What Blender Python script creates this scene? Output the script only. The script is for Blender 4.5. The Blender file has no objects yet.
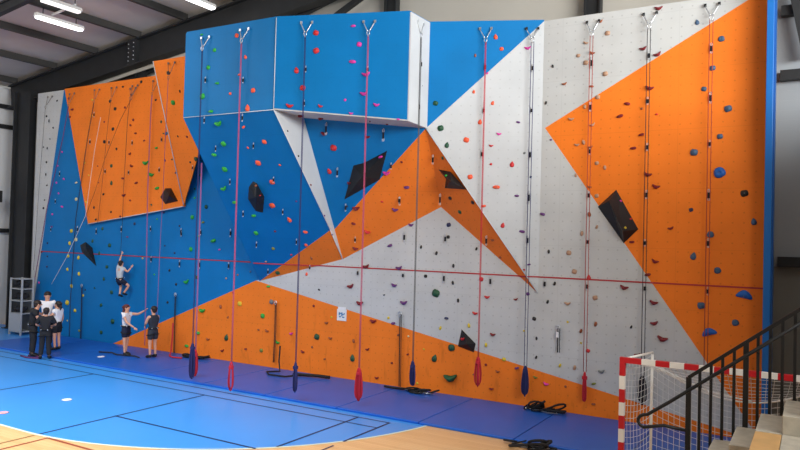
import bpy, bmesh, math, random
from mathutils import Vector, Matrix
random.seed(7)
# ------------------------------------------------------------------ camera, world, light, exposure
sc = bpy.context.scene
COLL = sc.collection
CAM_RIGHT, CAM_UP, CAM_FWD, CAM_F = (0.858919, 0.511453, 0.025943), (-0.01143, -0.031499, 0.999438), (-0.511983, 0.858734, 0.021209), 697.735
cam_data = bpy.data.cameras.new('camera')
cam = bpy.data.objects.new('camera', cam_data); COLL.objects.link(cam)
_r, _u, _f = Vector(CAM_RIGHT), Vector(CAM_UP), Vector(CAM_FWD)
_m = Matrix((_r, _u, -_f)).transposed().to_4x4(); _m.translation = (0, 0, 3.7)
cam.matrix_world = _m
cam_data.sensor_width = 36; cam_data.lens = CAM_F / 800 * 36; cam_data.clip_end = 200; cam_data.clip_start = .05
sc.camera = cam
world = bpy.data.worlds.new('world'); sc.world = world; world.use_nodes = True
bg = world.node_tree.nodes['Background']; bg.inputs[0].default_value = (1, .985, .95, 1); bg.inputs[1].default_value = .36
def area(name, loc, target, sx, sy, power, col=(1, 1, 1), spread=180):
    l = bpy.data.lights.new(name, 'AREA'); l.shape = 'RECTANGLE'; l.size = sx; l.size_y = sy; l.energy = power; l.color = col; l.spread = math.radians(spread)
    o = bpy.data.objects.new(name, l); COLL.objects.link(o); o.location = loc
    o.rotation_euler = (Vector(target) - Vector(loc)).to_track_quat('-Z', 'Y').to_euler(); return o
area('glazing_daylight', (8.5, 5.0, 8.2), (-10, 14, 12.2), 12, 3.4, 2450, (1, .985, .96), 108)
area('roof_light_daylight', (-13, 4.2, 9.6), (-13.6, 6.0, 0), 13, 6, 1080, (.98, .99, 1), 100)
area('left_fill_light', (-18, 6.5, 9.7), (-20, 13.5, 2.8), 7, 5, 760, (1, .985, .97), 170)  # added fill that brightens the left panels, no fixture hangs here
sc.view_settings.view_transform = 'Standard'; sc.view_settings.look = 'None'
sc.view_settings.gamma = 1; sc.view_settings.use_curve_mapping = False; sc.view_settings.exposure = -0.40

# ------------------------------------------------------------------ measured places (metres)
PANELS = [('greyL', 'grey', [(-24.58, 15.05, 8.72), (-23.028, 15.05, 8.72), (-24.547, 15.05, 0.03), (-24.58, 15.05, 0.03)], [(0, 3, 2), (2, 1, 0)]), ('blueL', 'blue', [(-23.028, 15.05, 8.72), (-10.7, 15.05, 8.72), (-10.7, 15.05, 3.153), (-13.709, 15.05, 2.432), (-19.873, 15.05, 0.03), (-24.547, 15.05, 0.03)], [(0, 5, 4), (0, 4, 3), (0, 3, 2), (2, 1, 0)]), ('orL', 'orange', [(-22.846, 14.95, 8.72), (-16.66, 14.95, 8.72), (-16.66, 14.95, 4.548), (-21.264, 14.95, 3.962)], [(0, 3, 2), (2, 1, 0)]), ('orT', 'orange', [(-16.66, 14.97, 4.6), (-16.66, 13.65, 8.72), (-13.67, 13.65, 8.72)], [(2, 1, 0)]), ('tiltleft', 'white', [(-16.66, 13.65, 8.72), (-16.66, 14.97, 4.6), (-16.66, 15.05, 4.6), (-16.66, 15.05, 8.72)], [(3, 0, 1), (1, 2, 3)]), ('boxL', 'blue', [(-13.55, 12.09, 8.72), (-10.68, 12.15, 8.72), (-10.68, 12.15, 6.6), (-13.55, 12.09, 6.6)], [(0, 3, 2), (2, 1, 0)]), ('boxR', 'blue', [(-10.68, 12.15, 8.72), (-7.73, 13.16, 8.72), (-7.73, 13.16, 6.31), (-10.68, 12.15, 6.6)], [(0, 3, 2), (2, 1, 0)]), ('boxU', 'pale', [(-10.68, 12.15, 6.6), (-7.73, 13.16, 6.31), (-7.73, 14.02, 6.28), (-10.68, 13.23, 6.59)], [(3, 0, 1), (1, 2, 3)]), ('boxW', 'white', [(-7.73, 13.16, 8.72), (-7.72, 14.02, 8.72), (-7.73, 14.02, 6.28), (-7.73, 13.16, 6.31)], [(0, 3, 2), (2, 1, 0)]), ('boxend', 'blue', [(-13.55, 15.05, 8.72), (-13.55, 12.09, 8.72), (-13.55, 12.09, 6.6), (-13.55, 15.05, 2.432)], [(3, 0, 1), (1, 2, 3)]), ('boxtop', 'blue', [(-13.55, 15.05, 8.72), (-5.32, 15.05, 8.72), (-7.72, 14.02, 8.72), (-7.73, 13.16, 8.72), (-10.68, 12.15, 8.72), (-13.55, 12.09, 8.72)], [(0, 5, 4), (0, 4, 3), (0, 3, 2), (2, 1, 0)]), ('prow', 'blue', [(-13.55, 12.09, 6.6), (-10.68, 12.15, 6.6), (-10.68, 14.444, 3.905), (-13.55, 15.05, 2.432)], [(0, 3, 2), (2, 1, 0)]), ('prowO', 'orange', [(-10.68, 14.444, 3.905), (-10.7, 15.05, 3.153), (-13.55, 15.05, 2.432)], [(2, 1, 0)]), ('sliver', 'white', [(-10.68, 12.15, 6.6), (-10.68, 13.23, 6.59), (-10.7, 15.05, 3.153), (-10.68, 14.444, 3.905)], [(3, 2, 1), (3, 1, 0)]),
 ('blueR', 'blue', [(-10.68, 13.23, 6.59), (-7.73, 14.02, 6.28), (-10.695, 14.639, 3.928)], [(2, 1, 0)]), ('orM', 'orange', [(-7.73, 14.02, 6.28), (-7.827, 15.05, 4.522), (-10.7, 15.05, 3.153)], [(2, 1, 0)]), ('orM2', 'orange', [(-7.73, 14.02, 6.28), (-10.7, 15.05, 3.153), (-10.695, 14.639, 3.928)], [(2, 1, 0)]), ('blueTri', 'blue', [(-7.72, 14.02, 8.72), (-5.32, 15.05, 8.72), (-7.73, 14.02, 6.28)], [(2, 1, 0)]), ('whiteF', 'white', [(-5.32, 15.05, 8.72), (-5.329, 15.05, 2.589), (-7.73, 14.02, 6.28)], [(2, 1, 0)]), ('orLip', 'orange', [(-7.73, 14.02, 6.28), (-5.329, 15.05, 2.589), (-7.827, 15.05, 4.522)], [(2, 1, 0)]), ('greyC', 'grey', [(-10.7, 15.05, 3.153), (-7.827, 15.05, 4.522), (-5.329, 15.05, 2.589), (-5.36, 15.05, 0.874), (-13.709, 15.05, 2.432)], [(0, 4, 3), (0, 3, 2), (2, 1, 0)]), ('greyR', 'grey', [(-5.32, 15.05, 8.72), (-0.905, 15.05, 8.72), (-5.249, 15.05, 6.294), (-0.84, 15.05, 0.03), (-5.36, 15.05, 0.874), (-5.329, 15.05, 2.589)], [(5, 4, 3), (5, 3, 2), (0, 5, 2), (2, 1, 0)]), ('orR', 'orange', [(-0.905, 15.05, 8.72), (-0.84, 15.05, 8.72), (-0.84, 15.05, 0.03), (-5.249, 15.05, 6.294)], [(0, 3, 2), (2, 1, 0)]), ('orBot', 'orange', [(-13.709, 15.05, 2.432), (-0.84, 15.05, 0.03), (-19.873, 15.05, 0.03)], [(2, 1, 0)])]
VOLUMES = [('V1', [(-17.74, 14.96, 4.849), (-17.506, 14.96, 5.129), (-17.234, 14.96, 5.125), (-16.902, 14.96, 4.709), (-17.481, 14.96, 4.615), (-16.966, 14.65, 4.868)], [(0, 1, 5), (1, 2, 5), (2, 3, 5), (3, 4, 5), (4, 0, 5)], 5), ('V2', [(-21.831, 15.06, 3.234), (-21.519, 15.06, 3.355), (-21.124, 15.06, 3.164), (-20.869, 15.06, 2.515), (-21.689, 15.06, 2.962), (-21.112, 14.8, 3.133)], [(0, 1, 5), (1, 2, 5), (2, 3, 5), (3, 4, 5), (4, 0, 5)], 5), ('V3', [(-12.295, 13.265, 5.101), (-12.199, 13.305, 5.059), (-12.156, 13.571, 4.715), (-12.438, 13.851, 4.304), (-12.651, 13.801, 4.338), (-12.722, 13.563, 4.65), (-12.511, 13.353, 4.958), (-12.116, 13.208, 4.683)], [(0, 1, 7), (1, 2, 7), (2, 3, 7), (3, 4, 7), (4, 5, 7), (5, 6, 7), (6, 0, 7)], 7), ('V4', [(-10.232, 14.362, 4.658), (-9.741, 14.022, 5.495), (-9.438, 14.053, 5.557), (-8.765, 14.05, 5.831), (-9.142, 14.332, 5.149), (-9.364, 13.897, 5.209)], [(0, 1, 5), (1, 2, 5), (2, 3, 5), (3, 4, 5), (4, 0, 5)], 5), ('V5', [(-7.641, 14.498, 5.383), (-7.256, 14.372, 5.308), (-6.851, 14.437, 4.88), (-7.567, 14.711, 4.946), (-7.457, 14.546, 5.155), (-7.072, 14.055, 5.054)], [(0, 1, 5), (1, 2, 5), (2, 3, 5), (3, 4, 5), (4, 0, 5)], 5), ('V6', [(-4.046, 15.06, 4.516), (-3.648, 15.06, 4.893), (-3.174, 15.06, 4.05), (-3.479, 15.06, 3.738), (-3.722, 14.75, 4.624), (-3.43, 14.75, 4.001)], [(0, 1, 4), (1, 2, 5, 4), (2, 3, 5), (3, 0, 4, 5)], 4), ('V7', [(-7.207, 15.06, 1.628), (-6.815, 15.06, 1.309), (-6.863, 15.06, 1.096), (-7.298, 15.06, 1.2), (-6.943, 14.83, 1.317)], [(0, 1, 4), (1, 2, 4), (2, 3, 4), (3, 0, 4)], 4)]
HOLDS = [((-16.139, 13.768, 8.352), (0.0, -0.95, -0.31), 'k', 0.11, 'black hold on the tilted orange panel', 'climbing holds on the tilted orange panel'), ((-16.197, 14.028, 7.541), (0.0, -0.95, -0.31), 'g', 0.139, 'green hold on the tilted orange panel', 'climbing holds on the tilted orange panel'), ((-15.823, 13.937, 7.826), (0.0, -0.95, -0.31), 'k', 0.082, 'small black hold on the tilted orange panel, topmost', 'climbing holds on the tilted orange panel'), ((-18.784, 14.95, 8.589), (0.0, -1.0, 0.0), 'k', 0.092, 'black hold on the left orange panel, topmost', 'climbing holds on the left orange panel'), ((-20.312, 14.95, 8.077), (0.0, -1.0, 0.0), 'k', 0.111, 'black hold on the left orange panel, fourth from top', 'climbing holds on the left orange panel'), ((-20.041, 14.95, 7.805), (0.0, -1.0, 0.0), 'k', 0.11, 'black hold on the left orange panel, fifth from top', 'climbing holds on the left orange panel'), ((-22.348, 14.95, 7.952), (0.0, -1.0, 0.0), 'm', 0.133, 'dark red hold on the left orange panel, fourth from top', 'climbing holds on the left orange panel'), ((-22.481, 14.95, 7.698), (0.0, -1.0, 0.0), 'm', 0.116, 'dark red hold on the left orange panel, fifth from top', 'climbing holds on the left orange panel'), ((-20.541, 14.95, 6.73), (0.0, -1.0, 0.0), 'k', 0.112, 'black hold on the left orange panel, seventh from top', 'climbing holds on the left orange panel'), ((-20.118, 14.95, 7.136), (0.0, -1.0, 0.0), 'k', 0.111, 'black hold on the left orange panel, sixth from top', 'climbing holds on the left orange panel'), ((-19.893, 14.95, 6.459), (0.0, -1.0, 0.0), 'k', 0.094, 'black hold on the left orange panel, eighth from top', 'climbing holds on the left orange panel'), ((-22.128, 15.05, 5.395), (0.0, -1.0, -0.0), 'c', 0.116, 'cream hold on the lower left blue wall above red line, topmost', 'climbing holds on the lower left blue wall'),
 ((-22.095, 15.05, 4.819), (0.0, -1.0, -0.0), 'c', 0.116, 'cream hold on the lower left blue wall above red line, second from top', 'climbing holds on the lower left blue wall'), ((-22.888, 15.05, 4.56), (0.0, -1.0, -0.0), 'p', 0.118, 'pink hold on the lower left blue wall above red line, lowest', 'climbing holds on the lower left blue wall'), ((-20.129, 14.95, 5.91), (0.0, -1.0, 0.0), 'd', 0.111, 'dark green hold on the left orange panel, second from top', 'climbing holds on the left orange panel'), ((-20.098, 14.95, 5.343), (0.0, -1.0, 0.0), 'd', 0.126, 'dark green hold on the left orange panel, third from top', 'climbing holds on the left orange panel'), ((-20.963, 14.95, 4.52), (0.0, -1.0, 0.0), 'k', 0.096, 'black hold on the left orange panel, tenth from top', 'climbing holds on the left orange panel'), ((-18.981, 14.95, 6.929), (0.0, -1.0, 0.0), 'm', 0.108, 'dark red hold on the left orange panel, eighth from top', 'climbing holds on the left orange panel'), ((-18.548, 14.95, 6.67), (0.0, -1.0, 0.0), 'm', 0.091, 'dark red hold on the left orange panel, ninth from top', 'climbing holds on the left orange panel'), ((-19.222, 14.95, 6.276), (0.0, -1.0, 0.0), 'm', 0.093, 'dark red hold on the left orange panel, tenth from top', 'climbing holds on the left orange panel'), ((-19.113, 14.95, 5.877), (0.0, -1.0, 0.0), 'm', 0.108, 'dark red hold on the left orange panel, eleventh from top', 'climbing holds on the left orange panel'), ((-19.533, 14.95, 5.477), (0.0, -1.0, 0.0), 'm', 0.125, 'dark red hold on the left orange panel, twelfth from top', 'climbing holds on the left orange panel'), ((-18.86, 14.95, 5.316), (0.0, -1.0, 0.0), 'm', 0.138, 'dark red hold on the left orange panel, thirteenth from top', 'climbing holds on the left orange panel'), ((-17.777, 14.95, 7.232), (0.0, -1.0, 0.0), 'd', 0.09, 'dark green hold on the left orange panel, topmost', 'climbing holds on the left orange panel'),
 ((-17.959, 14.95, 6.408), (0.0, -1.0, 0.0), 'g', 0.12, 'green hold on the left orange panel', 'climbing holds on the left orange panel'), ((-18.436, 14.95, 5.958), (0.0, -1.0, 0.0), 'g', 0.182, 'large green hold on the left orange panel, topmost', 'climbing holds on the left orange panel'), ((-18.147, 14.95, 5.572), (0.0, -1.0, 0.0), 'g', 0.166, 'large green hold on the left orange panel, second from top', 'climbing holds on the left orange panel'), ((-17.864, 14.95, 5.129), (0.0, -1.0, 0.0), 'g', 0.18, 'large green hold on the left orange panel, lowest', 'climbing holds on the left orange panel'), ((-17.52, 14.95, 6.841), (0.0, -1.0, 0.0), 'b', 0.104, 'slate blue hold on the left orange panel', 'climbing holds on the left orange panel'), ((-15.738, 14.544, 5.93), (0.0, -0.95, -0.31), 'd', 0.126, 'dark green hold on the tilted orange panel', 'climbing holds on the tilted orange panel'), ((-16.118, 15.05, 6.002), (0.0, -1.0, 0.0), 'k', 0.116, 'black hold on the lower left blue wall above red line', 'climbing holds on the lower left blue wall'), ((-19.45, 14.95, 4.927), (0.0, -1.0, 0.0), 'm', 0.124, 'dark red hold on the left orange panel, fourteenth from top', 'climbing holds on the left orange panel'), ((-19.001, 15.05, 3.999), (0.0, -1.0, 0.0), 'n', 0.093, 'navy hold on the lower left blue wall above red line, second from top', 'climbing holds on the lower left blue wall'), ((-19.329, 15.05, 3.564), (0.0, -1.0, 0.0), 'u', 0.093, 'purple hold on the lower left blue wall above red line, lowest', 'climbing holds on the lower left blue wall'), ((-20.213, 15.05, 3.263), (0.0, -1.0, 0.0), 'd', 0.127, 'dark green hold on the lower left blue wall above red line, sixth from top', 'climbing holds on the lower left blue wall'), ((-20.614, 15.05, 3.824), (0.0, -1.0, 0.0), 'd', 0.112, 'dark green hold on the lower left blue wall above red line, fourth from top', 'climbing holds on the lower left blue wall'),
 ((-16.36, 15.05, 4.223), (0.0, -1.0, 0.0), 'g', 0.131, 'green hold on the lower left blue wall above red line, second from top', 'climbing holds on the lower left blue wall'), ((-16.376, 15.05, 3.245), (0.0, -1.0, 0.0), 'g', 0.13, 'green hold on the lower left blue wall above red line, lowest', 'climbing holds on the lower left blue wall'), ((-15.441, 15.05, 3.526), (0.0, -1.0, 0.0), 'g', 0.198, 'large green hold on the lower left blue wall above red line', 'climbing holds on the lower left blue wall'), ((-15.781, 15.05, 4.536), (0.0, -1.0, 0.0), 'd', 0.114, 'dark green hold on the lower left blue wall above red line, third from top', 'climbing holds on the lower left blue wall'), ((-15.896, 15.05, 4.074), (0.0, -1.0, 0.0), 'l', 0.115, 'olive hold on the lower left blue wall above red line', 'climbing holds on the lower left blue wall'), ((-16.051, 15.05, 3.657), (0.0, -1.0, 0.0), 'g', 0.086, 'green hold on the lower left blue wall above red line, third from top', 'climbing holds on the lower left blue wall'), ((-20.737, 15.05, 2.993), (0.0, -1.0, 0.0), 'd', 0.112, 'dark green hold on the lower left blue wall above red line, lowest', 'climbing holds on the lower left blue wall'), ((-13.035, 12.101, 8.618), (0.02, -1.0, 0.0), 'g', 0.082, 'small green hold on the left face of blue box', 'climbing holds on the left face of blue box'), ((-12.584, 12.11, 8.186), (0.02, -1.0, 0.0), 'g', 0.092, 'green hold on the left face of blue box, topmost', 'climbing holds on the left face of blue box'), ((-12.774, 12.106, 7.778), (0.02, -1.0, 0.0), 'g', 0.104, 'green hold on the left face of blue box, second from top', 'climbing holds on the left face of blue box'), ((-11.88, 12.125, 8.454), (0.02, -1.0, 0.0), 'o', 0.102, 'salmon hold on the left face of blue box, topmost', 'climbing holds on the left face of blue box'),
 ((-11.592, 12.131, 7.913), (0.02, -1.0, 0.0), 'o', 0.09, 'salmon hold on the left face of blue box, second from top', 'climbing holds on the left face of blue box'), ((-11.756, 12.127, 7.507), (0.02, -1.0, 0.0), 'o', 0.09, 'salmon hold on the left face of blue box, third from top', 'climbing holds on the left face of blue box'), ((-10.193, 12.317, 7.496), (0.32, -0.95, 0.0), 'r', 0.13, 'red hold on the right face of blue box, third from top', 'climbing holds on the right face of blue box'), ((-12.463, 12.113, 7.365), (0.02, -1.0, 0.0), 'g', 0.115, 'green hold on the left face of blue box, third from top', 'climbing holds on the left face of blue box'), ((-12.938, 12.103, 7.087), (0.02, -1.0, 0.0), 'g', 0.14, 'green hold on the left face of blue box, fourth from top', 'climbing holds on the left face of blue box'), ((-12.638, 12.109, 6.695), (0.02, -1.0, 0.0), 'g', 0.138, 'green hold on the left face of blue box, lowest', 'climbing holds on the left face of blue box'), ((-12.032, 12.122, 7.08), (0.02, -1.0, 0.0), 'o', 0.068, 'small salmon hold on the left face of blue box', 'climbing holds on the left face of blue box'), ((-11.32, 12.137, 7.097), (0.02, -1.0, 0.0), 'o', 0.111, 'salmon hold on the left face of blue box, fourth from top', 'climbing holds on the left face of blue box'), ((-11.475, 12.133, 6.698), (0.02, -1.0, 0.0), 'o', 0.145, 'salmon hold on the left face of blue box, lowest', 'climbing holds on the left face of blue box'), ((-10.322, 12.273, 6.689), (0.32, -0.95, 0.0), 'r', 0.13, 'red hold on the right face of blue box, fifth from top', 'climbing holds on the right face of blue box'), ((-12.511, 12.242, 6.426), (0.03, -0.8, -0.6), 'g', 0.162, 'green hold on the blue wedge below box, topmost', 'climbing holds on the blue wedge below box'), ((-12.658, 12.577, 5.969), (0.04, -0.8, -0.6), 'g', 0.142, 'green hold on the blue wedge below box, second from top', 'climbing holds on the blue wedge below box'),
 ((-11.797, 12.357, 6.305), (0.03, -0.78, -0.62), 'o', 0.102, 'salmon hold on the blue wedge below box, topmost', 'climbing holds on the blue wedge below box'), ((-11.385, 12.646, 5.965), (0.05, -0.78, -0.63), 'o', 0.114, 'salmon hold on the blue wedge below box, second from top', 'climbing holds on the blue wedge below box'), ((-9.774, 12.46, 8.334), (0.32, -0.95, 0.0), 'r', 0.118, 'red hold on the right face of blue box, topmost', 'climbing holds on the right face of blue box'), ((-9.758, 12.466, 7.928), (0.32, -0.95, 0.0), 'r', 0.129, 'red hold on the right face of blue box, second from top', 'climbing holds on the right face of blue box'), ((-10.039, 12.37, 7.086), (0.32, -0.95, 0.0), 'r', 0.119, 'red hold on the right face of blue box, fourth from top', 'climbing holds on the right face of blue box'), ((-8.949, 12.743, 8.458), (0.32, -0.95, 0.0), 'p', 0.106, 'pink hold on the right face of blue box, topmost', 'climbing holds on the right face of blue box'), ((-8.806, 12.791, 8.039), (0.32, -0.95, 0.0), 'p', 0.106, 'pink hold on the right face of blue box, second from top', 'climbing holds on the right face of blue box'), ((-8.941, 12.746, 7.652), (0.32, -0.95, 0.0), 'p', 0.149, 'pink hold on the right face of blue box, third from top', 'climbing holds on the right face of blue box'), ((-8.642, 12.848, 7.37), (0.32, -0.95, 0.0), 'p', 0.137, 'pink hold on the right face of blue box, fourth from top', 'climbing holds on the right face of blue box'), ((-8.679, 12.835, 6.939), (0.32, -0.95, 0.0), 'p', 0.127, 'pink hold on the right face of blue box, fifth from top', 'climbing holds on the right face of blue box'), ((-7.723, 13.91, 8.31), (1.0, -0.01, -0.0), 'd', 0.076, 'small dark green hold on the white side of box, topmost', 'climbing holds on the white side of box'), ((-7.729, 13.748, 7.202), (1.0, -0.01, -0.0), 'k', 0.075, 'small black hold on the white side of box, third from top', 'climbing holds on the white side of box'),
 ((-9.629, 12.51, 6.669), (0.32, -0.95, 0.0), 'r', 0.086, 'red hold on the right face of blue box, lowest', 'climbing holds on the right face of blue box'), ((-8.399, 12.931, 6.68), (0.32, -0.95, 0.0), 'p', 0.105, 'pink hold on the right face of blue box, lowest', 'climbing holds on the right face of blue box'), ((-8.945, 12.744, 6.495), (0.32, -0.95, 0.0), 'p', 0.074, 'small pink hold on the right face of blue box, second from top', 'climbing holds on the right face of blue box'), ((-7.923, 13.094, 6.35), (0.32, -0.95, 0.0), 'p', 0.073, 'small pink hold on the right face of blue box, lowest', 'climbing holds on the right face of blue box'), ((-10.46, 12.833, 6.573), (-0.09, -0.01, -1.0), 'm', 0.112, 'dark red hold on the underside of blue box, topmost', 'climbing holds on the underside of blue box'), ((-10.119, 13.16, 6.537), (-0.09, -0.01, -1.0), 'm', 0.113, 'dark red hold on the underside of blue box, lowest', 'climbing holds on the underside of blue box'), ((-10.254, 13.511, 6.232), (0.18, -0.87, -0.46), 'm', 0.127, 'dark red hold on the blue recess under box, topmost', 'climbing holds on the blue recess under box'), ((-10.118, 13.716, 5.899), (0.18, -0.87, -0.46), 'r', 0.15, 'red hold on the blue recess under box, topmost', 'climbing holds on the blue recess under box'), ((-10.402, 13.942, 5.36), (0.18, -0.87, -0.46), 'r', 0.13, 'red hold on the blue recess under box, lowest', 'climbing holds on the blue recess under box'), ((-8.938, 14.01, 5.66), (-0.16, -0.91, 0.38), 'p', 0.113, 'pink hold on the black diamond block of blue recess', 'climbing holds on black diamond block of blue recess'), ((-8.926, 14.28, 5.313), (0.18, -0.87, -0.46), 'p', 0.138, 'pink hold on the middle orange band', 'climbing holds on the middle orange band'), ((-9.178, 13.792, 6.131), (0.18, -0.87, -0.46), 'm', 0.09, 'dark red hold on the blue recess under box, lowest', 'climbing holds on the blue recess under box'),
 ((-6.314, 14.624, 8.379), (0.39, -0.92, -0.0), 'o', 0.108, 'salmon hold on the upper blue triangle, topmost', 'climbing holds on the upper blue triangle'), ((-6.184, 14.68, 8.099), (0.39, -0.92, -0.0), 'o', 0.086, 'salmon hold on the upper blue triangle, lowest', 'climbing holds on the upper blue triangle'), ((-6.728, 14.447, 7.951), (0.39, -0.92, -0.0), 'w', 0.076, 'small brown hold on the upper blue triangle', 'climbing holds on the upper blue triangle'), ((-5.65, 14.909, 8.117), (0.39, -0.92, -0.0), 'p', 0.107, 'pink hold on the white leaning panel, topmost', 'climbing holds on the white leaning panel'), ((-6.742, 14.442, 7.125), (0.39, -0.92, -0.0), 'o', 0.076, 'small salmon hold on the white leaning panel', 'climbing holds on the white leaning panel'), ((-7.539, 14.101, 6.857), (0.39, -0.92, -0.0), 'd', 0.109, 'dark green hold on the upper blue triangle', 'climbing holds on the upper blue triangle'), ((-7.419, 14.153, 6.283), (0.39, -0.92, -0.0), 'd', 0.131, 'dark green hold on the white leaning panel, topmost', 'climbing holds on the white leaning panel'), ((-7.279, 14.213, 5.9), (0.39, -0.92, -0.0), 'd', 0.12, 'dark green hold on the white leaning panel, lowest', 'climbing holds on the white leaning panel'), ((-6.343, 14.613, 6.866), (0.39, -0.92, -0.0), 'o', 0.086, 'salmon hold on the white leaning panel, topmost', 'climbing holds on the white leaning panel'), ((-6.598, 14.504, 6.433), (0.39, -0.92, -0.0), 'o', 0.108, 'salmon hold on the white leaning panel, second from top', 'climbing holds on the white leaning panel'), ((-5.809, 14.842, 6.427), (0.39, -0.92, -0.0), 'u', 0.086, 'purple hold on the white leaning panel, topmost', 'climbing holds on the white leaning panel'), ((-6.2, 14.675, 6.162), (0.39, -0.92, -0.0), 'p', 0.086, 'pink hold on the white leaning panel, lowest', 'climbing holds on the white leaning panel'),
 ((-6.873, 14.387, 6.016), (0.39, -0.92, -0.0), 'o', 0.119, 'salmon hold on the white leaning panel, third from top', 'climbing holds on the white leaning panel'), ((-6.356, 14.608, 5.892), (0.39, -0.92, -0.0), 'r', 0.076, 'small red hold on the white leaning panel, topmost', 'climbing holds on the white leaning panel'), ((-5.917, 14.797, 5.474), (0.39, -0.92, -0.0), 'r', 0.118, 'red hold on the white leaning panel, topmost', 'climbing holds on the white leaning panel'), ((-6.775, 14.429, 5.173), (0.39, -0.92, -0.0), 'o', 0.108, 'salmon hold on the white leaning panel, fourth from top', 'climbing holds on the white leaning panel'), ((-6.227, 14.664, 4.95), (0.39, -0.92, -0.0), 'o', 0.151, 'salmon hold on the white leaning panel, fifth from top', 'climbing holds on the white leaning panel'), ((-5.239, 15.05, 6.859), (0.0, -1.0, 0.0), 'k', 0.075, 'small black hold on the right grey wall above red line, second from top', 'climbing holds on the right grey wall'), ((-7.399, 14.251, 5.613), (-0.35, -0.82, -0.46), 'd', 0.077, 'small dark green hold on the orange underside of white panel', 'climbing holds on the orange underside of white panel'), ((-13.119, 12.725, 5.737), (0.04, -0.81, -0.59), 'g', 0.144, 'green hold on the blue wedge below box, third from top', 'climbing holds on the blue wedge below box'), ((-13.001, 12.987, 5.386), (0.05, -0.81, -0.59), 'g', 0.146, 'green hold on the blue wedge below box, fourth from top', 'climbing holds on the blue wedge below box'), ((-13.316, 13.29, 4.935), (0.05, -0.81, -0.58), 'g', 0.149, 'green hold on the blue wedge below box, fifth from top', 'climbing holds on the blue wedge below box'), ((-13.181, 13.558, 4.579), (0.07, -0.81, -0.59), 'g', 0.138, 'green hold on the blue wedge below box, sixth from top', 'climbing holds on the blue wedge below box'), ((-11.862, 12.974, 5.51), (0.06, -0.79, -0.61), 'o', 0.141, 'salmon hold on the blue wedge below box, third from top', 'climbing holds on the blue wedge below box'),
 ((-11.706, 13.336, 5.064), (0.08, -0.79, -0.61), 'o', 0.131, 'salmon hold on the blue wedge below box, fourth from top', 'climbing holds on the blue wedge below box'), ((-12.035, 13.738, 4.501), (0.1, -0.79, -0.6), 'o', 0.147, 'salmon hold on the blue wedge below box, fifth from top', 'climbing holds on the blue wedge below box'), ((-12.759, 13.848, 4.242), (0.09, -0.8, -0.59), 'g', 0.138, 'green hold on the blue wedge below box, seventh from top', 'climbing holds on the blue wedge below box'), ((-11.72, 14.051, 4.151), (0.12, -0.78, -0.62), 'o', 0.135, 'salmon hold on the blue wedge below box, sixth from top', 'climbing holds on the blue wedge below box'), ((-16.521, 15.05, 2.255), (0.0, -1.0, 0.0), 'g', 0.16, 'green hold on the lower left blue wall below red line', 'climbing holds on the lower left blue wall'), ((-12.949, 14.164, 3.78), (0.1, -0.8, -0.58), 'g', 0.128, 'green hold on the blue wedge below box, lowest', 'climbing holds on the blue wedge below box'), ((-12.629, 14.508, 3.373), (0.12, -0.8, -0.59), 'l', 0.09, 'olive hold on the blue wedge below box', 'climbing holds on the blue wedge below box'), ((-12.851, 14.981, 2.694), (0.16, -0.77, -0.62), 'd', 0.119, 'dark green hold on the dark orange wedge foot', 'climbing holds on the dark orange wedge foot'), ((-13.235, 15.05, 2.291), (0.0, -1.0, 0.0), 'g', 0.121, 'green hold on the left part of low orange band, topmost', 'climbing holds on the low orange band'), ((-16.084, 15.05, 2.409), (0.0, -1.0, 0.0), 'd', 0.101, 'dark green hold on the lower left blue wall below red line, second from top', 'climbing holds on the lower left blue wall'), ((-9.944, 14.172, 5.079), (-0.4, -0.91, -0.13), 'm', 0.094, 'dark red hold on the black diamond block of blue recess', 'climbing holds on black diamond block of blue recess'), ((-11.408, 14.346, 3.845), (0.13, -0.77, -0.62), 'o', 0.124, 'salmon hold on the blue wedge below box, seventh from top', 'climbing holds on the blue wedge below box'),
 ((-9.942, 14.511, 4.472), (0.18, -0.87, -0.46), 'm', 0.144, 'dark red hold on the middle orange band, topmost', 'climbing holds on the middle orange band'), ((-10.129, 14.676, 4.085), (0.18, -0.87, -0.46), 'm', 0.109, 'dark red hold on the middle orange band, second from top', 'climbing holds on the middle orange band'), ((-9.821, 14.863, 3.883), (0.24, -0.83, -0.5), 'r', 0.121, 'red hold on the middle orange band', 'climbing holds on the middle orange band'), ((-8.956, 14.77, 4.45), (0.24, -0.83, -0.5), 'u', 0.118, 'purple hold on the middle orange band, lowest', 'climbing holds on the middle orange band'), ((-11.575, 14.593, 3.496), (0.15, -0.78, -0.61), 'o', 0.088, 'salmon hold on the blue wedge below box, lowest', 'climbing holds on the blue wedge below box'), ((-11.595, 14.87, 3.149), (0.16, -0.77, -0.62), 'w', 0.089, 'brown hold on the dark orange wedge foot', 'climbing holds on the dark orange wedge foot'), ((-10.265, 14.996, 3.45), (0.24, -0.83, -0.5), 'm', 0.111, 'dark red hold on the middle orange band, lowest', 'climbing holds on the middle orange band'), ((-11.888, 15.05, 2.707), (0.0, -1.0, -0.0), 'o', 0.09, 'salmon hold on the central grey wall below red line', 'climbing holds on the central grey wall'), ((-10.427, 15.05, 2.46), (0.0, -1.0, -0.0), 'm', 0.149, 'dark red hold on the central grey wall below red line, topmost', 'climbing holds on the central grey wall'), ((-9.962, 15.05, 2.994), (0.0, -1.0, 0.0), 'm', 0.147, 'dark red hold on the central grey wall above red line', 'climbing holds on the central grey wall'), ((-10.118, 15.05, 2.04), (0.0, -1.0, -0.0), 'm', 0.148, 'dark red hold on the central grey wall below red line, second from top', 'climbing holds on the central grey wall'), ((-9.252, 15.05, 3.547), (0.0, -1.0, 0.0), 'u', 0.132, 'purple hold on the central grey wall above red line, second from top', 'climbing holds on the central grey wall'),
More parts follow.
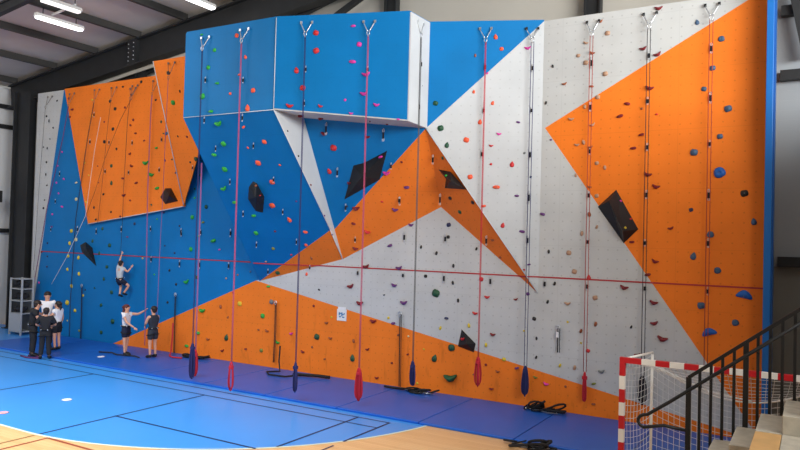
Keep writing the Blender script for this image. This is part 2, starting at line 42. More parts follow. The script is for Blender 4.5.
 ((-8.967, 15.05, 3.0), (0.0, -1.0, 0.0), 'u', 0.131, 'purple hold on the central grey wall above red line, lowest', 'climbing holds on the central grey wall'), ((-9.094, 15.05, 2.557), (0.0, -1.0, 0.0), 'u', 0.12, 'purple hold on the central grey wall below red line, topmost', 'climbing holds on the central grey wall'), ((-8.528, 14.574, 4.978), (0.24, -0.83, -0.5), 'u', 0.127, 'purple hold on the middle orange band, topmost', 'climbing holds on the middle orange band'), ((-8.652, 15.05, 4.08), (0.0, -1.0, 0.0), 'u', 0.106, 'purple hold on the central grey wall above red line, topmost', 'climbing holds on the central grey wall'), ((-7.444, 14.774, 4.718), (-0.35, -0.82, -0.46), 'k', 0.09, 'black hold on the orange underside of white panel, topmost', 'climbing holds on the orange underside of white panel'), ((-7.226, 14.861, 4.393), (-0.35, -0.82, -0.46), 'd', 0.09, 'dark green hold on the orange underside of white panel', 'climbing holds on the orange underside of white panel'), ((-6.746, 14.538, 4.596), (-0.35, -0.82, -0.46), 'k', 0.087, 'black hold on the orange underside of white panel, lowest', 'climbing holds on the orange underside of white panel'), ((-7.603, 15.05, 4.092), (0.0, -1.0, 0.0), 'n', 0.103, 'navy hold on the central grey wall above red line', 'climbing holds on the central grey wall'), ((-7.609, 15.05, 3.798), (0.0, -1.0, 0.0), 'k', 0.08, 'small black hold on the central grey wall above red line, topmost', 'climbing holds on the central grey wall'), ((-8.351, 15.05, 3.536), (0.0, -1.0, 0.0), 'k', 0.082, 'small black hold on the central grey wall above red line, second from top', 'climbing holds on the central grey wall'), ((-6.859, 15.05, 3.535), (0.0, -1.0, 0.0), 'k', 0.078, 'small black hold on the central grey wall above red line, lowest', 'climbing holds on the central grey wall'), ((-6.485, 14.554, 4.514), (0.39, -0.92, -0.0), 'o', 0.108, 'salmon hold on the white leaning panel, lowest', 'climbing holds on the white leaning panel'),
 ((-6.359, 14.841, 3.758), (-0.35, -0.82, -0.46), 'w', 0.076, 'small brown hold on the orange underside of white panel, topmost', 'climbing holds on the orange underside of white panel'), ((-7.919, 15.05, 3.397), (0.0, -1.0, 0.0), 'k', 0.092, 'black hold on the central grey wall above red line, topmost', 'climbing holds on the central grey wall'), ((-7.453, 15.05, 3.11), (0.0, -1.0, 0.0), 'k', 0.091, 'black hold on the central grey wall above red line, lowest', 'climbing holds on the central grey wall'), ((-8.202, 15.05, 2.827), (0.0, -1.0, 0.0), 'k', 0.082, 'small black hold on the central grey wall below red line, topmost', 'climbing holds on the central grey wall'), ((-7.456, 15.05, 2.703), (0.0, -1.0, 0.0), 'k', 0.091, 'black hold on the central grey wall below red line, topmost', 'climbing holds on the central grey wall'), ((-7.905, 15.05, 2.424), (0.0, -1.0, 0.0), 'd', 0.185, 'large dark green hold on the central grey wall below red line', 'climbing holds on the central grey wall'), ((-7.304, 15.05, 2.288), (0.0, -1.0, 0.0), 'k', 0.091, 'black hold on the central grey wall below red line, second from top', 'climbing holds on the central grey wall'), ((-7.604, 15.05, 1.845), (0.0, -1.0, 0.0), 'n', 0.103, 'navy hold on the central grey wall below red line', 'climbing holds on the central grey wall'), ((-8.799, 15.05, 2.143), (0.0, -1.0, -0.0), 'u', 0.142, 'purple hold on the central grey wall below red line, second from top', 'climbing holds on the central grey wall'), ((-6.718, 15.05, 2.829), (0.0, -1.0, 0.0), 'r', 0.1, 'red hold on the central grey wall below red line, topmost', 'climbing holds on the central grey wall'), ((-6.558, 15.05, 2.423), (0.0, -1.0, 0.0), 'r', 0.1, 'red hold on the central grey wall below red line, second from top', 'climbing holds on the central grey wall'), ((-6.856, 15.05, 2.024), (0.0, -1.0, 0.0), 'r', 0.1, 'red hold on the central grey wall below red line, lowest', 'climbing holds on the central grey wall'),
 ((-5.804, 14.845, 4.761), (0.39, -0.92, -0.0), 'u', 0.096, 'purple hold on the white leaning panel, second from top', 'climbing holds on the white leaning panel'), ((-6.078, 14.729, 4.092), (0.39, -0.92, -0.0), 'r', 0.107, 'red hold on the white leaning panel, lowest', 'climbing holds on the white leaning panel'), ((-5.679, 14.899, 3.958), (0.39, -0.92, -0.0), 'u', 0.118, 'purple hold on the white leaning panel, lowest', 'climbing holds on the white leaning panel'), ((-5.262, 15.05, 4.358), (0.0, -1.0, 0.0), 'u', 0.117, 'purple hold on the right grey wall above red line', 'climbing holds on the right grey wall'), ((-4.522, 15.05, 5.211), (0.0, -1.0, 0.0), 't', 0.083, 'small tan hold on the right grey wall above red line, third from top', 'climbing holds on the right grey wall'), ((-4.213, 15.05, 4.356), (0.0, -1.0, 0.0), 'w', 0.103, 'brown hold on the right grey wall above red line, lowest', 'climbing holds on the right grey wall'), ((-4.366, 15.05, 3.94), (0.0, -1.0, 0.0), 't', 0.103, 'tan hold on the right grey wall above red line, fourth from top', 'climbing holds on the right grey wall'), ((-4.06, 15.05, 4.757), (0.0, -1.0, -0.0), 't', 0.082, 'small tan hold on the right orange triangle above red line, lowest', 'climbing holds on the right orange triangle'), ((-4.046, 15.05, 4.087), (0.0, -1.0, 0.0), 't', 0.082, 'small tan hold on the right grey wall above red line, lowest', 'climbing holds on the right grey wall'), ((-4.217, 15.05, 4.952), (0.0, -1.0, -0.0), 'w', 0.072, 'small brown hold on the right orange triangle above red line, lowest', 'climbing holds on the right orange triangle'), ((-5.1, 15.05, 3.524), (0.0, -1.0, 0.0), 'k', 0.085, 'small black hold on the right grey wall above red line, lowest', 'climbing holds on the right grey wall'), ((-4.645, 15.05, 3.511), (0.0, -1.0, 0.0), 't', 0.104, 'tan hold on the right grey wall above red line, fifth from top', 'climbing holds on the right grey wall'),
 ((-4.514, 15.05, 3.105), (0.0, -1.0, 0.0), 't', 0.104, 'tan hold on the right grey wall above red line, lowest', 'climbing holds on the right grey wall'), ((-5.526, 14.965, 3.221), (0.39, -0.92, -0.0), 'u', 0.075, 'small purple hold on the white leaning panel', 'climbing holds on the white leaning panel'), ((-4.95, 15.05, 2.818), (0.0, -1.0, 0.0), 'k', 0.084, 'small black hold on the right grey wall below red line, topmost', 'climbing holds on the right grey wall'), ((-5.101, 15.05, 2.406), (0.0, -1.0, -0.0), 'k', 0.084, 'small black hold on the right grey wall below red line, second from top', 'climbing holds on the right grey wall'), ((-4.65, 15.05, 2.406), (0.0, -1.0, 0.0), 't', 0.104, 'tan hold on the right grey wall below red line, second from top', 'climbing holds on the right grey wall'), ((-4.05, 15.05, 2.565), (0.0, -1.0, 0.0), 't', 0.102, 'tan hold on the right grey wall below red line, topmost', 'climbing holds on the right grey wall'), ((-5.85, 15.05, 2.417), (0.0, -1.0, 0.0), 'm', 0.076, 'small dark red hold on the central grey wall below red line', 'climbing holds on the central grey wall'), ((-5.564, 15.05, 2.555), (0.0, -1.0, 0.0), 'u', 0.075, 'small purple hold on the central grey wall below red line', 'climbing holds on the central grey wall'), ((-5.405, 15.05, 2.007), (0.0, -1.0, 0.0), 'k', 0.085, 'black hold on the central grey wall below red line, lowest', 'climbing holds on the central grey wall'), ((-4.197, 15.05, 2.997), (0.0, -1.0, 0.0), 'r', 0.103, 'red hold on the right grey wall above red line', 'climbing holds on the right grey wall'), ((-4.057, 15.05, 8.54), (0.0, -1.0, 0.0), 'w', 0.082, 'small brown hold on the right grey wall above red line, topmost', 'climbing holds on the right grey wall'), ((-3.898, 15.05, 8.26), (0.0, -1.0, 0.0), 't', 0.102, 'tan hold on the right grey wall above red line, topmost', 'climbing holds on the right grey wall'),
 ((-4.362, 15.05, 8.111), (0.0, -1.0, 0.0), 't', 0.083, 'small tan hold on the right grey wall above red line, topmost', 'climbing holds on the right grey wall'), ((-4.524, 15.05, 7.846), (0.0, -1.0, 0.0), 't', 0.083, 'small tan hold on the right grey wall above red line, second from top', 'climbing holds on the right grey wall'), ((-4.355, 15.05, 7.669), (0.0, -1.0, 0.0), 't', 0.104, 'tan hold on the right grey wall above red line, second from top', 'climbing holds on the right grey wall'), ((-3.928, 15.05, 7.385), (0.0, -1.0, 0.0), 't', 0.102, 'tan hold on the right grey wall above red line, third from top', 'climbing holds on the right grey wall'), ((-4.219, 15.05, 7.873), (0.0, -1.0, 0.0), 'w', 0.093, 'brown hold on the right grey wall above red line, topmost', 'climbing holds on the right grey wall'), ((-5.099, 15.05, 7.671), (0.0, -1.0, 0.0), 'k', 0.074, 'small black hold on the right grey wall above red line, topmost', 'climbing holds on the right grey wall'), ((-3.154, 15.05, 7.842), (0.0, -1.0, 0.0), 'm', 0.11, 'dark red hold on the right grey wall above red line, second from top', 'climbing holds on the right grey wall'), ((-2.867, 15.05, 7.687), (0.0, -1.0, 0.0), 'm', 0.118, 'dark red hold on the right grey wall above red line, lowest', 'climbing holds on the right grey wall'), ((-2.858, 15.05, 8.651), (0.0, -1.0, 0.0), 'm', 0.118, 'dark red hold on the right grey wall above red line, topmost', 'climbing holds on the right grey wall'), ((-4.825, 15.05, 7.254), (0.0, -1.0, 0.0), 'w', 0.084, 'small brown hold on the right grey wall above red line, lowest', 'climbing holds on the right grey wall'), ((-4.22, 15.05, 7.139), (0.0, -1.0, 0.0), 'w', 0.093, 'brown hold on the right grey wall above red line, second from top', 'climbing holds on the right grey wall'), ((-4.081, 15.05, 6.891), (0.0, -1.0, -0.0), 't', 0.092, 'tan hold on the right orange triangle above red line, topmost', 'climbing holds on the right orange triangle'),
 ((-4.359, 15.05, 6.704), (0.0, -1.0, -0.0), 't', 0.093, 'tan hold on the right orange triangle above red line, second from top', 'climbing holds on the right orange triangle'), ((-4.653, 15.05, 6.459), (0.0, -1.0, -0.0), 't', 0.094, 'tan hold on the right orange triangle above red line, third from top', 'climbing holds on the right orange triangle'), ((-4.186, 15.05, 6.304), (0.0, -1.0, -0.0), 't', 0.093, 'tan hold on the right orange triangle above red line, fourth from top', 'climbing holds on the right orange triangle'), ((-4.37, 15.05, 5.926), (0.0, -1.0, -0.0), 't', 0.104, 'tan hold on the right orange triangle above red line, fifth from top', 'climbing holds on the right orange triangle'), ((-4.514, 15.05, 5.882), (0.0, -1.0, -0.0), 't', 0.083, 'small tan hold on the right orange triangle above red line, topmost', 'climbing holds on the right orange triangle'), ((-4.221, 15.05, 5.818), (0.0, -1.0, -0.0), 'w', 0.082, 'small brown hold on the right orange triangle above red line, second from top', 'climbing holds on the right orange triangle'), ((-3.455, 15.05, 6.7), (0.0, -1.0, -0.0), 'm', 0.121, 'dark red hold on the right orange triangle above red line, second from top', 'climbing holds on the right orange triangle'), ((-3.602, 15.05, 6.446), (0.0, -1.0, -0.0), 'm', 0.131, 'dark red hold on the right orange triangle above red line, third from top', 'climbing holds on the right orange triangle'), ((-3.006, 15.05, 6.999), (0.0, -1.0, -0.0), 'm', 0.129, 'dark red hold on the right orange triangle above red line, topmost', 'climbing holds on the right orange triangle'), ((-3.154, 15.05, 6.027), (0.0, -1.0, -0.0), 'm', 0.109, 'dark red hold on the right orange triangle above red line, fourth from top', 'climbing holds on the right orange triangle'), ((-3.315, 15.05, 5.751), (0.0, -1.0, -0.0), 'm', 0.12, 'dark red hold on the right orange triangle above red line, fifth from top', 'climbing holds on the right orange triangle'),
 ((-3.006, 15.05, 5.194), (0.0, -1.0, -0.0), 'm', 0.118, 'dark red hold on the right orange triangle above red line, sixth from top', 'climbing holds on the right orange triangle'), ((-2.843, 15.05, 4.939), (0.0, -1.0, -0.0), 'm', 0.118, 'dark red hold on the right orange triangle above red line, seventh from top', 'climbing holds on the right orange triangle'), ((-2.124, 15.05, 5.613), (0.0, -1.0, -0.0), 'b', 0.134, 'slate blue hold on the right orange triangle above red line, sixth from top', 'climbing holds on the right orange triangle'), ((-2.162, 15.05, 4.454), (0.0, -1.0, -0.0), 'n', 0.077, 'small navy hold on the right orange triangle above red line', 'climbing holds on the right orange triangle'), ((-4.072, 15.05, 5.463), (0.0, -1.0, -0.0), 't', 0.082, 'small tan hold on the right orange triangle above red line, second from top', 'climbing holds on the right orange triangle'), ((-3.899, 15.05, 5.361), (0.0, -1.0, -0.0), 't', 0.092, 'tan hold on the right orange triangle above red line, lowest', 'climbing holds on the right orange triangle'), ((-3.307, 15.05, 3.78), (0.0, -1.0, -0.0), 'm', 0.1, 'dark red hold on the right orange triangle above red line, ninth from top', 'climbing holds on the right orange triangle'), ((-2.544, 15.05, 4.082), (0.0, -1.0, -0.0), 'm', 0.087, 'dark red hold on the right orange triangle above red line, eighth from top', 'climbing holds on the right orange triangle'), ((-2.834, 15.05, 3.396), (0.0, -1.0, -0.0), 'm', 0.108, 'dark red hold on the right orange triangle above red line, tenth from top', 'climbing holds on the right orange triangle'), ((-2.977, 15.05, 3.111), (0.0, -1.0, -0.0), 'm', 0.118, 'dark red hold on the right orange triangle above red line, lowest', 'climbing holds on the right orange triangle'), ((-3.445, 15.05, 2.824), (0.0, -1.0, 0.0), 'm', 0.13, 'dark red hold on the right grey wall below red line, topmost', 'climbing holds on the right grey wall'),
 ((-2.104, 15.05, 3.53), (0.0, -1.0, -0.0), 'b', 0.133, 'slate blue hold on the right orange triangle above red line, ninth from top', 'climbing holds on the right orange triangle'), ((-2.109, 15.05, 8.251), (0.0, -1.0, 0.0), 'b', 0.096, 'slate blue hold on the right grey wall above red line', 'climbing holds on the right grey wall'), ((-1.655, 15.05, 7.856), (0.0, -1.0, -0.0), 'b', 0.104, 'slate blue hold on the right orange triangle above red line, topmost', 'climbing holds on the right orange triangle'), ((-1.805, 15.05, 7.287), (0.0, -1.0, -0.0), 'b', 0.104, 'slate blue hold on the right orange triangle above red line, second from top', 'climbing holds on the right orange triangle'), ((-1.959, 15.05, 6.881), (0.0, -1.0, -0.0), 'b', 0.095, 'slate blue hold on the right orange triangle above red line, third from top', 'climbing holds on the right orange triangle'), ((-1.511, 15.05, 6.453), (0.0, -1.0, -0.0), 'b', 0.131, 'slate blue hold on the right orange triangle above red line, fourth from top', 'climbing holds on the right orange triangle'), ((-1.651, 15.05, 5.909), (0.0, -1.0, -0.0), 'b', 0.103, 'slate blue hold on the right orange triangle above red line, fifth from top', 'climbing holds on the right orange triangle'), ((-1.65, 15.05, 5.194), (0.0, -1.0, -0.0), 'B', 0.188, 'large bright blue hold on the right orange triangle above red line', 'climbing holds on the right orange triangle'), ((-1.199, 15.05, 4.777), (0.0, -1.0, -0.0), 'k', 0.129, 'black hold on the right orange triangle above red line', 'climbing holds on the right orange triangle'), ((-1.03, 15.05, 4.23), (0.0, -1.0, -0.0), 'b', 0.119, 'slate blue hold on the right orange triangle above red line, seventh from top', 'climbing holds on the right orange triangle'), ((-1.797, 15.05, 3.965), (0.0, -1.0, -0.0), 'b', 0.113, 'slate blue hold on the right orange triangle above red line, eighth from top', 'climbing holds on the right orange triangle'),
 ((-1.657, 15.05, 3.259), (0.0, -1.0, -0.0), 'b', 0.112, 'slate blue hold on the right orange triangle above red line, lowest', 'climbing holds on the right orange triangle'), ((-1.942, 15.05, 2.546), (0.0, -1.0, -0.0), 'b', 0.132, 'slate blue hold on the right orange triangle below red line, topmost', 'climbing holds on the right orange triangle'), ((-1.787, 15.05, 2.01), (0.0, -1.0, -0.0), 'B', 0.244, 'large bright blue hold on the right orange triangle below red line, lowest', 'climbing holds on the right orange triangle'), ((-1.18, 15.05, 2.785), (0.0, -1.0, -0.0), 'B', 0.257, 'large bright blue hold on the right orange triangle below red line, topmost', 'climbing holds on the right orange triangle'), ((-1.325, 15.05, 2.258), (0.0, -1.0, -0.0), 'b', 0.111, 'slate blue hold on the right orange triangle below red line, lowest', 'climbing holds on the right orange triangle'), ((-2.847, 15.05, 2.548), (0.0, -1.0, 0.0), 'm', 0.127, 'dark red hold on the right grey wall below red line, second from top', 'climbing holds on the right grey wall'), ((-2.83, 15.05, 2.127), (0.0, -1.0, 0.0), 'm', 0.117, 'dark red hold on the right grey wall below red line, third from top', 'climbing holds on the right grey wall'), ((-2.664, 15.05, 1.825), (0.0, -1.0, 0.0), 'm', 0.155, 'dark red hold on the right grey wall below red line, fourth from top', 'climbing holds on the right grey wall'), ((-4.031, 15.05, 2.003), (0.0, -1.0, 0.0), 'w', 0.102, 'brown hold on the right grey wall below red line, topmost', 'climbing holds on the right grey wall'), ((-3.289, 15.05, 2.007), (0.0, -1.0, 0.0), 'k', 0.069, 'small black hold on the right grey wall below red line, third from top', 'climbing holds on the right grey wall'), ((-4.345, 15.05, 1.828), (0.0, -1.0, -0.0), 'w', 0.093, 'brown hold on the right grey wall below red line, lowest', 'climbing holds on the right grey wall'),
 ((-3.153, 15.05, 1.443), (0.0, -1.0, 0.0), 'm', 0.099, 'dark red hold on the right grey wall below red line, lowest', 'climbing holds on the right grey wall'), ((-4.182, 15.05, 1.418), (0.0, -1.0, -0.0), 'r', 0.082, 'small red hold on the right grey wall below red line', 'climbing holds on the right grey wall'), ((-5.341, 15.05, 1.574), (0.0, -1.0, -0.0), 'k', 0.074, 'small black hold on the right grey wall below red line, fourth from top', 'climbing holds on the right grey wall'), ((-5.339, 15.05, 1.153), (0.0, -1.0, -0.0), 'k', 0.074, 'small black hold on the right grey wall below red line, lowest', 'climbing holds on the right grey wall'), ((-6.396, 15.05, 1.567), (0.0, -1.0, 0.0), 'm', 0.099, 'dark red hold on the central grey wall below red line, lowest', 'climbing holds on the central grey wall'), ((-6.56, 15.05, 1.306), (0.0, -1.0, -0.0), 'y', 0.099, 'yellow hold on the central grey wall below red line, third from top', 'climbing holds on the central grey wall'), ((-6.105, 15.05, 1.022), (0.0, -1.0, -0.0), 'y', 0.087, 'yellow hold on the central grey wall below red line, lowest', 'climbing holds on the central grey wall'), ((-5.791, 15.05, 0.86), (0.0, -1.0, 0.0), 'u', 0.097, 'purple hold on the right part of low orange band', 'climbing holds on the low orange band'), ((-5.345, 15.05, 0.709), (0.0, -1.0, 0.0), 'l', 0.074, 'small olive hold on the right part of low orange band', 'climbing holds on the low orange band'), ((-5.097, 15.05, 0.594), (0.0, -1.0, 0.0), 'p', 0.095, 'pink hold on the right part of low orange band', 'climbing holds on the low orange band'), ((-4.791, 15.05, 1.033), (0.0, -1.0, -0.0), 'y', 0.083, 'small yellow hold on the right grey wall below red line, lowest', 'climbing holds on the right grey wall'), ((-4.466, 15.05, 1.024), (0.0, -1.0, -0.0), 't', 0.103, 'tan hold on the right grey wall below red line, lowest', 'climbing holds on the right grey wall'),
 ((-4.044, 15.05, 0.728), (0.0, -1.0, -0.0), 'l', 0.091, 'olive hold on the right grey wall below red line', 'climbing holds on the right grey wall'), ((-6.395, 15.05, 0.313), (0.0, -1.0, 0.0), 'm', 0.077, 'small dark red hold on the right part of low orange band, lowest', 'climbing holds on the low orange band'), ((-6.251, 15.05, 0.733), (0.0, -1.0, 0.0), 'w', 0.077, 'small brown hold on the right part of low orange band, topmost', 'climbing holds on the low orange band'), ((-3.885, 15.05, 1.013), (0.0, -1.0, -0.0), 's', 0.101, 'grey hold on the right grey wall below red line', 'climbing holds on the right grey wall'), ((-4.039, 15.05, 0.298), (0.0, -1.0, 0.0), 'w', 0.081, 'small brown hold on the right part of low orange band, lowest', 'climbing holds on the low orange band'), ((-9.094, 15.05, 1.598), (0.0, -1.0, -0.0), 'u', 0.119, 'purple hold on the central grey wall below red line, lowest', 'climbing holds on the central grey wall'), ((-7.762, 15.05, 1.594), (0.0, -1.0, -0.0), 'y', 0.092, 'yellow hold on the central grey wall below red line, second from top', 'climbing holds on the central grey wall'), ((-7.008, 15.05, 1.718), (0.0, -1.0, 0.0), 'y', 0.101, 'yellow hold on the central grey wall below red line, topmost', 'climbing holds on the central grey wall'), ((-7.448, 15.05, 1.154), (0.0, -1.0, 0.0), 'd', 0.159, 'dark green hold on the right part of low orange band', 'climbing holds on the low orange band'), ((-7.9, 15.05, 0.859), (0.0, -1.0, 0.0), 'd', 0.161, 'dark green hold on the centre part of low orange band, lowest', 'climbing holds on the low orange band'), ((-7.451, 15.05, 0.451), (0.0, -1.0, 0.0), 'D', 0.25, 'large dark green hold on the right part of low orange band', 'climbing holds on the low orange band'), ((-7.111, 14.96, 1.407), (-0.57, -0.81, 0.12), 'r', 0.101, 'red hold on the low black block at centre', 'climbing holds on low black block at centre'),
 ((-11.171, 15.05, 1.444), (0.0, -1.0, 0.0), 'w', 0.089, 'brown hold on the centre part of low orange band, topmost', 'climbing holds on the low orange band'), ((-11.477, 15.05, 1.038), (0.0, -1.0, 0.0), 'd', 0.153, 'dark green hold on the centre part of low orange band, topmost', 'climbing holds on the low orange band'), ((-11.029, 15.05, 1.048), (0.0, -1.0, 0.0), 'w', 0.088, 'brown hold on the centre part of low orange band, second from top', 'climbing holds on the low orange band'), ((-10.279, 15.05, 1.043), (0.0, -1.0, 0.0), 'w', 0.099, 'brown hold on the centre part of low orange band, lowest', 'climbing holds on the low orange band'), ((-9.844, 15.05, 0.873), (0.0, -1.0, 0.0), 'm', 0.085, 'dark red hold on the centre part of low orange band, second from top', 'climbing holds on the low orange band'), ((-10.305, 15.05, 0.603), (0.0, -1.0, 0.0), 'd', 0.16, 'dark green hold on the centre part of low orange band, second from top', 'climbing holds on the low orange band'), ((-9.693, 15.05, 1.607), (0.0, -1.0, 0.0), 'm', 0.134, 'dark red hold on the centre part of low orange band, topmost', 'climbing holds on the low orange band'), ((-12.36, 15.05, 1.049), (0.0, -1.0, 0.0), 'p', 0.091, 'pink hold on the centre part of low orange band', 'climbing holds on the low orange band'), ((-11.942, 15.05, 0.593), (0.0, -1.0, 0.0), 'm', 0.09, 'dark red hold on the centre part of low orange band, lowest', 'climbing holds on the low orange band'), ((-9.539, 15.05, 0.182), (0.0, -1.0, 0.0), 'm', 0.085, 'small dark red hold on the centre part of low orange band, lowest', 'climbing holds on the low orange band'), ((-15.799, 15.05, 1.432), (0.0, -1.0, 0.0), 'g', 0.171, 'large green hold on the left part of low orange band', 'climbing holds on the low orange band'), ((-15.962, 15.05, 0.74), (0.0, -1.0, 0.0), 'g', 0.158, 'green hold on the left part of low orange band, third from top', 'climbing holds on the low orange band'),
 ((-16.422, 15.05, 0.304), (0.0, -1.0, 0.0), 'g', 0.145, 'green hold on the left part of low orange band, lowest', 'climbing holds on the low orange band'), ((-15.05, 15.05, 1.591), (0.0, -1.0, 0.0), 'w', 0.112, 'brown hold on the left part of low orange band, topmost', 'climbing holds on the low orange band'), ((-14.299, 15.05, 1.728), (0.0, -1.0, 0.0), 'y', 0.138, 'yellow hold on the left part of low orange band', 'climbing holds on the low orange band'), ((-14.783, 15.05, 0.718), (0.0, -1.0, 0.0), 'd', 0.167, 'large dark green hold on the left part of low orange band', 'climbing holds on the low orange band'), ((-15.531, 15.05, 0.595), (0.0, -1.0, 0.0), 'w', 0.099, 'brown hold on the left part of low orange band, lowest', 'climbing holds on the low orange band'), ((-14.93, 15.05, 0.318), (0.0, -1.0, 0.0), 'm', 0.098, 'dark red hold on the left part of low orange band, lowest', 'climbing holds on the low orange band'), ((-14.018, 15.05, 0.452), (0.0, -1.0, 0.0), 'm', 0.095, 'dark red hold on the left part of low orange band, topmost', 'climbing holds on the low orange band'), ((-13.414, 15.05, 1.447), (0.0, -1.0, 0.0), 'g', 0.134, 'green hold on the left part of low orange band, second from top', 'climbing holds on the low orange band'), ((-13.101, 15.05, 1.864), (0.0, -1.0, 0.0), 's', 0.133, 'grey hold on the left part of low orange band', 'climbing holds on the low orange band'), ((-13.238, 15.05, 1.045), (0.0, -1.0, 0.0), 'w', 0.094, 'brown hold on the left part of low orange band, second from top', 'climbing holds on the low orange band'), ((-13.427, 15.05, 0.473), (0.0, -1.0, 0.0), 'l', 0.107, 'olive hold on the left part of low orange band', 'climbing holds on the low orange band'), ((-12.835, 15.05, 0.761), (0.0, -1.0, 0.0), 'g', 0.106, 'green hold on the left part of low orange band, fourth from top', 'climbing holds on the low orange band'),
 ((-20.325, 15.05, 2.542), (0.0, -1.0, 0.0), 'd', 0.111, 'dark green hold on the lower left blue wall below red line, topmost', 'climbing holds on the lower left blue wall'), ((-20.459, 15.05, 2.138), (0.0, -1.0, 0.0), 'd', 0.111, 'dark green hold on the lower left blue wall below red line, third from top', 'climbing holds on the lower left blue wall'), ((-20.033, 15.05, 1.712), (0.0, -1.0, 0.0), 'd', 0.126, 'dark green hold on the lower left blue wall below red line, fourth from top', 'climbing holds on the lower left blue wall'), ((-20.552, 15.05, 1.252), (0.0, -1.0, -0.0), 'd', 0.111, 'dark green hold on the lower left blue wall below red line, fifth from top', 'climbing holds on the lower left blue wall'), ((-19.925, 15.05, 0.755), (0.0, -1.0, 0.0), 'd', 0.157, 'dark green hold on the lower left blue wall below red line, sixth from top', 'climbing holds on the lower left blue wall'), ((-20.497, 15.05, 0.344), (0.0, -1.0, -0.0), 'd', 0.127, 'dark green hold on the lower left blue wall below red line, lowest', 'climbing holds on the lower left blue wall'), ((-22.306, 15.05, 3.71), (0.0, -1.0, -0.0), 'y', 0.133, 'yellow hold on the lower left blue wall above red line, topmost', 'climbing holds on the lower left blue wall'), ((-22.366, 15.05, 3.279), (0.0, -1.0, -0.0), 'y', 0.133, 'yellow hold on the lower left blue wall above red line, lowest', 'climbing holds on the lower left blue wall'), ((-22.436, 15.05, 2.83), (0.0, -1.0, -0.0), 'y', 0.116, 'yellow hold on the lower left blue wall below red line, topmost', 'climbing holds on the lower left blue wall'), ((-22.443, 15.05, 2.365), (0.0, -1.0, -0.0), 'y', 0.116, 'yellow hold on the lower left blue wall below red line, third from top', 'climbing holds on the lower left blue wall'), ((-21.845, 15.05, 2.795), (0.0, -1.0, -0.0), 'y', 0.131, 'yellow hold on the lower left blue wall below red line, second from top', 'climbing holds on the lower left blue wall'),
 ((-21.786, 15.05, 2.239), (0.0, -1.0, -0.0), 'y', 0.131, 'yellow hold on the lower left blue wall below red line, fourth from top', 'climbing holds on the lower left blue wall'), ((-22.178, 15.05, 1.8), (0.0, -1.0, -0.0), 'y', 0.132, 'yellow hold on the lower left blue wall below red line, fifth from top', 'climbing holds on the lower left blue wall'), ((-21.116, 15.05, 3.395), (0.0, -1.0, -0.0), 'd', 0.113, 'dark green hold on the lower left blue wall above red line, fifth from top', 'climbing holds on the lower left blue wall'), ((-22.031, 15.05, 3.416), (0.0, -1.0, -0.0), 'c', 0.132, 'cream hold on the lower left blue wall above red line, lowest', 'climbing holds on the lower left blue wall'), ((-22.392, 15.05, 1.207), (0.0, -1.0, -0.0), 'y', 0.166, 'large yellow hold on the lower left blue wall below red line', 'climbing holds on the lower left blue wall'), ((-21.945, 15.05, 0.965), (0.0, -1.0, -0.0), 'y', 0.115, 'yellow hold on the lower left blue wall below red line, lowest', 'climbing holds on the lower left blue wall')]
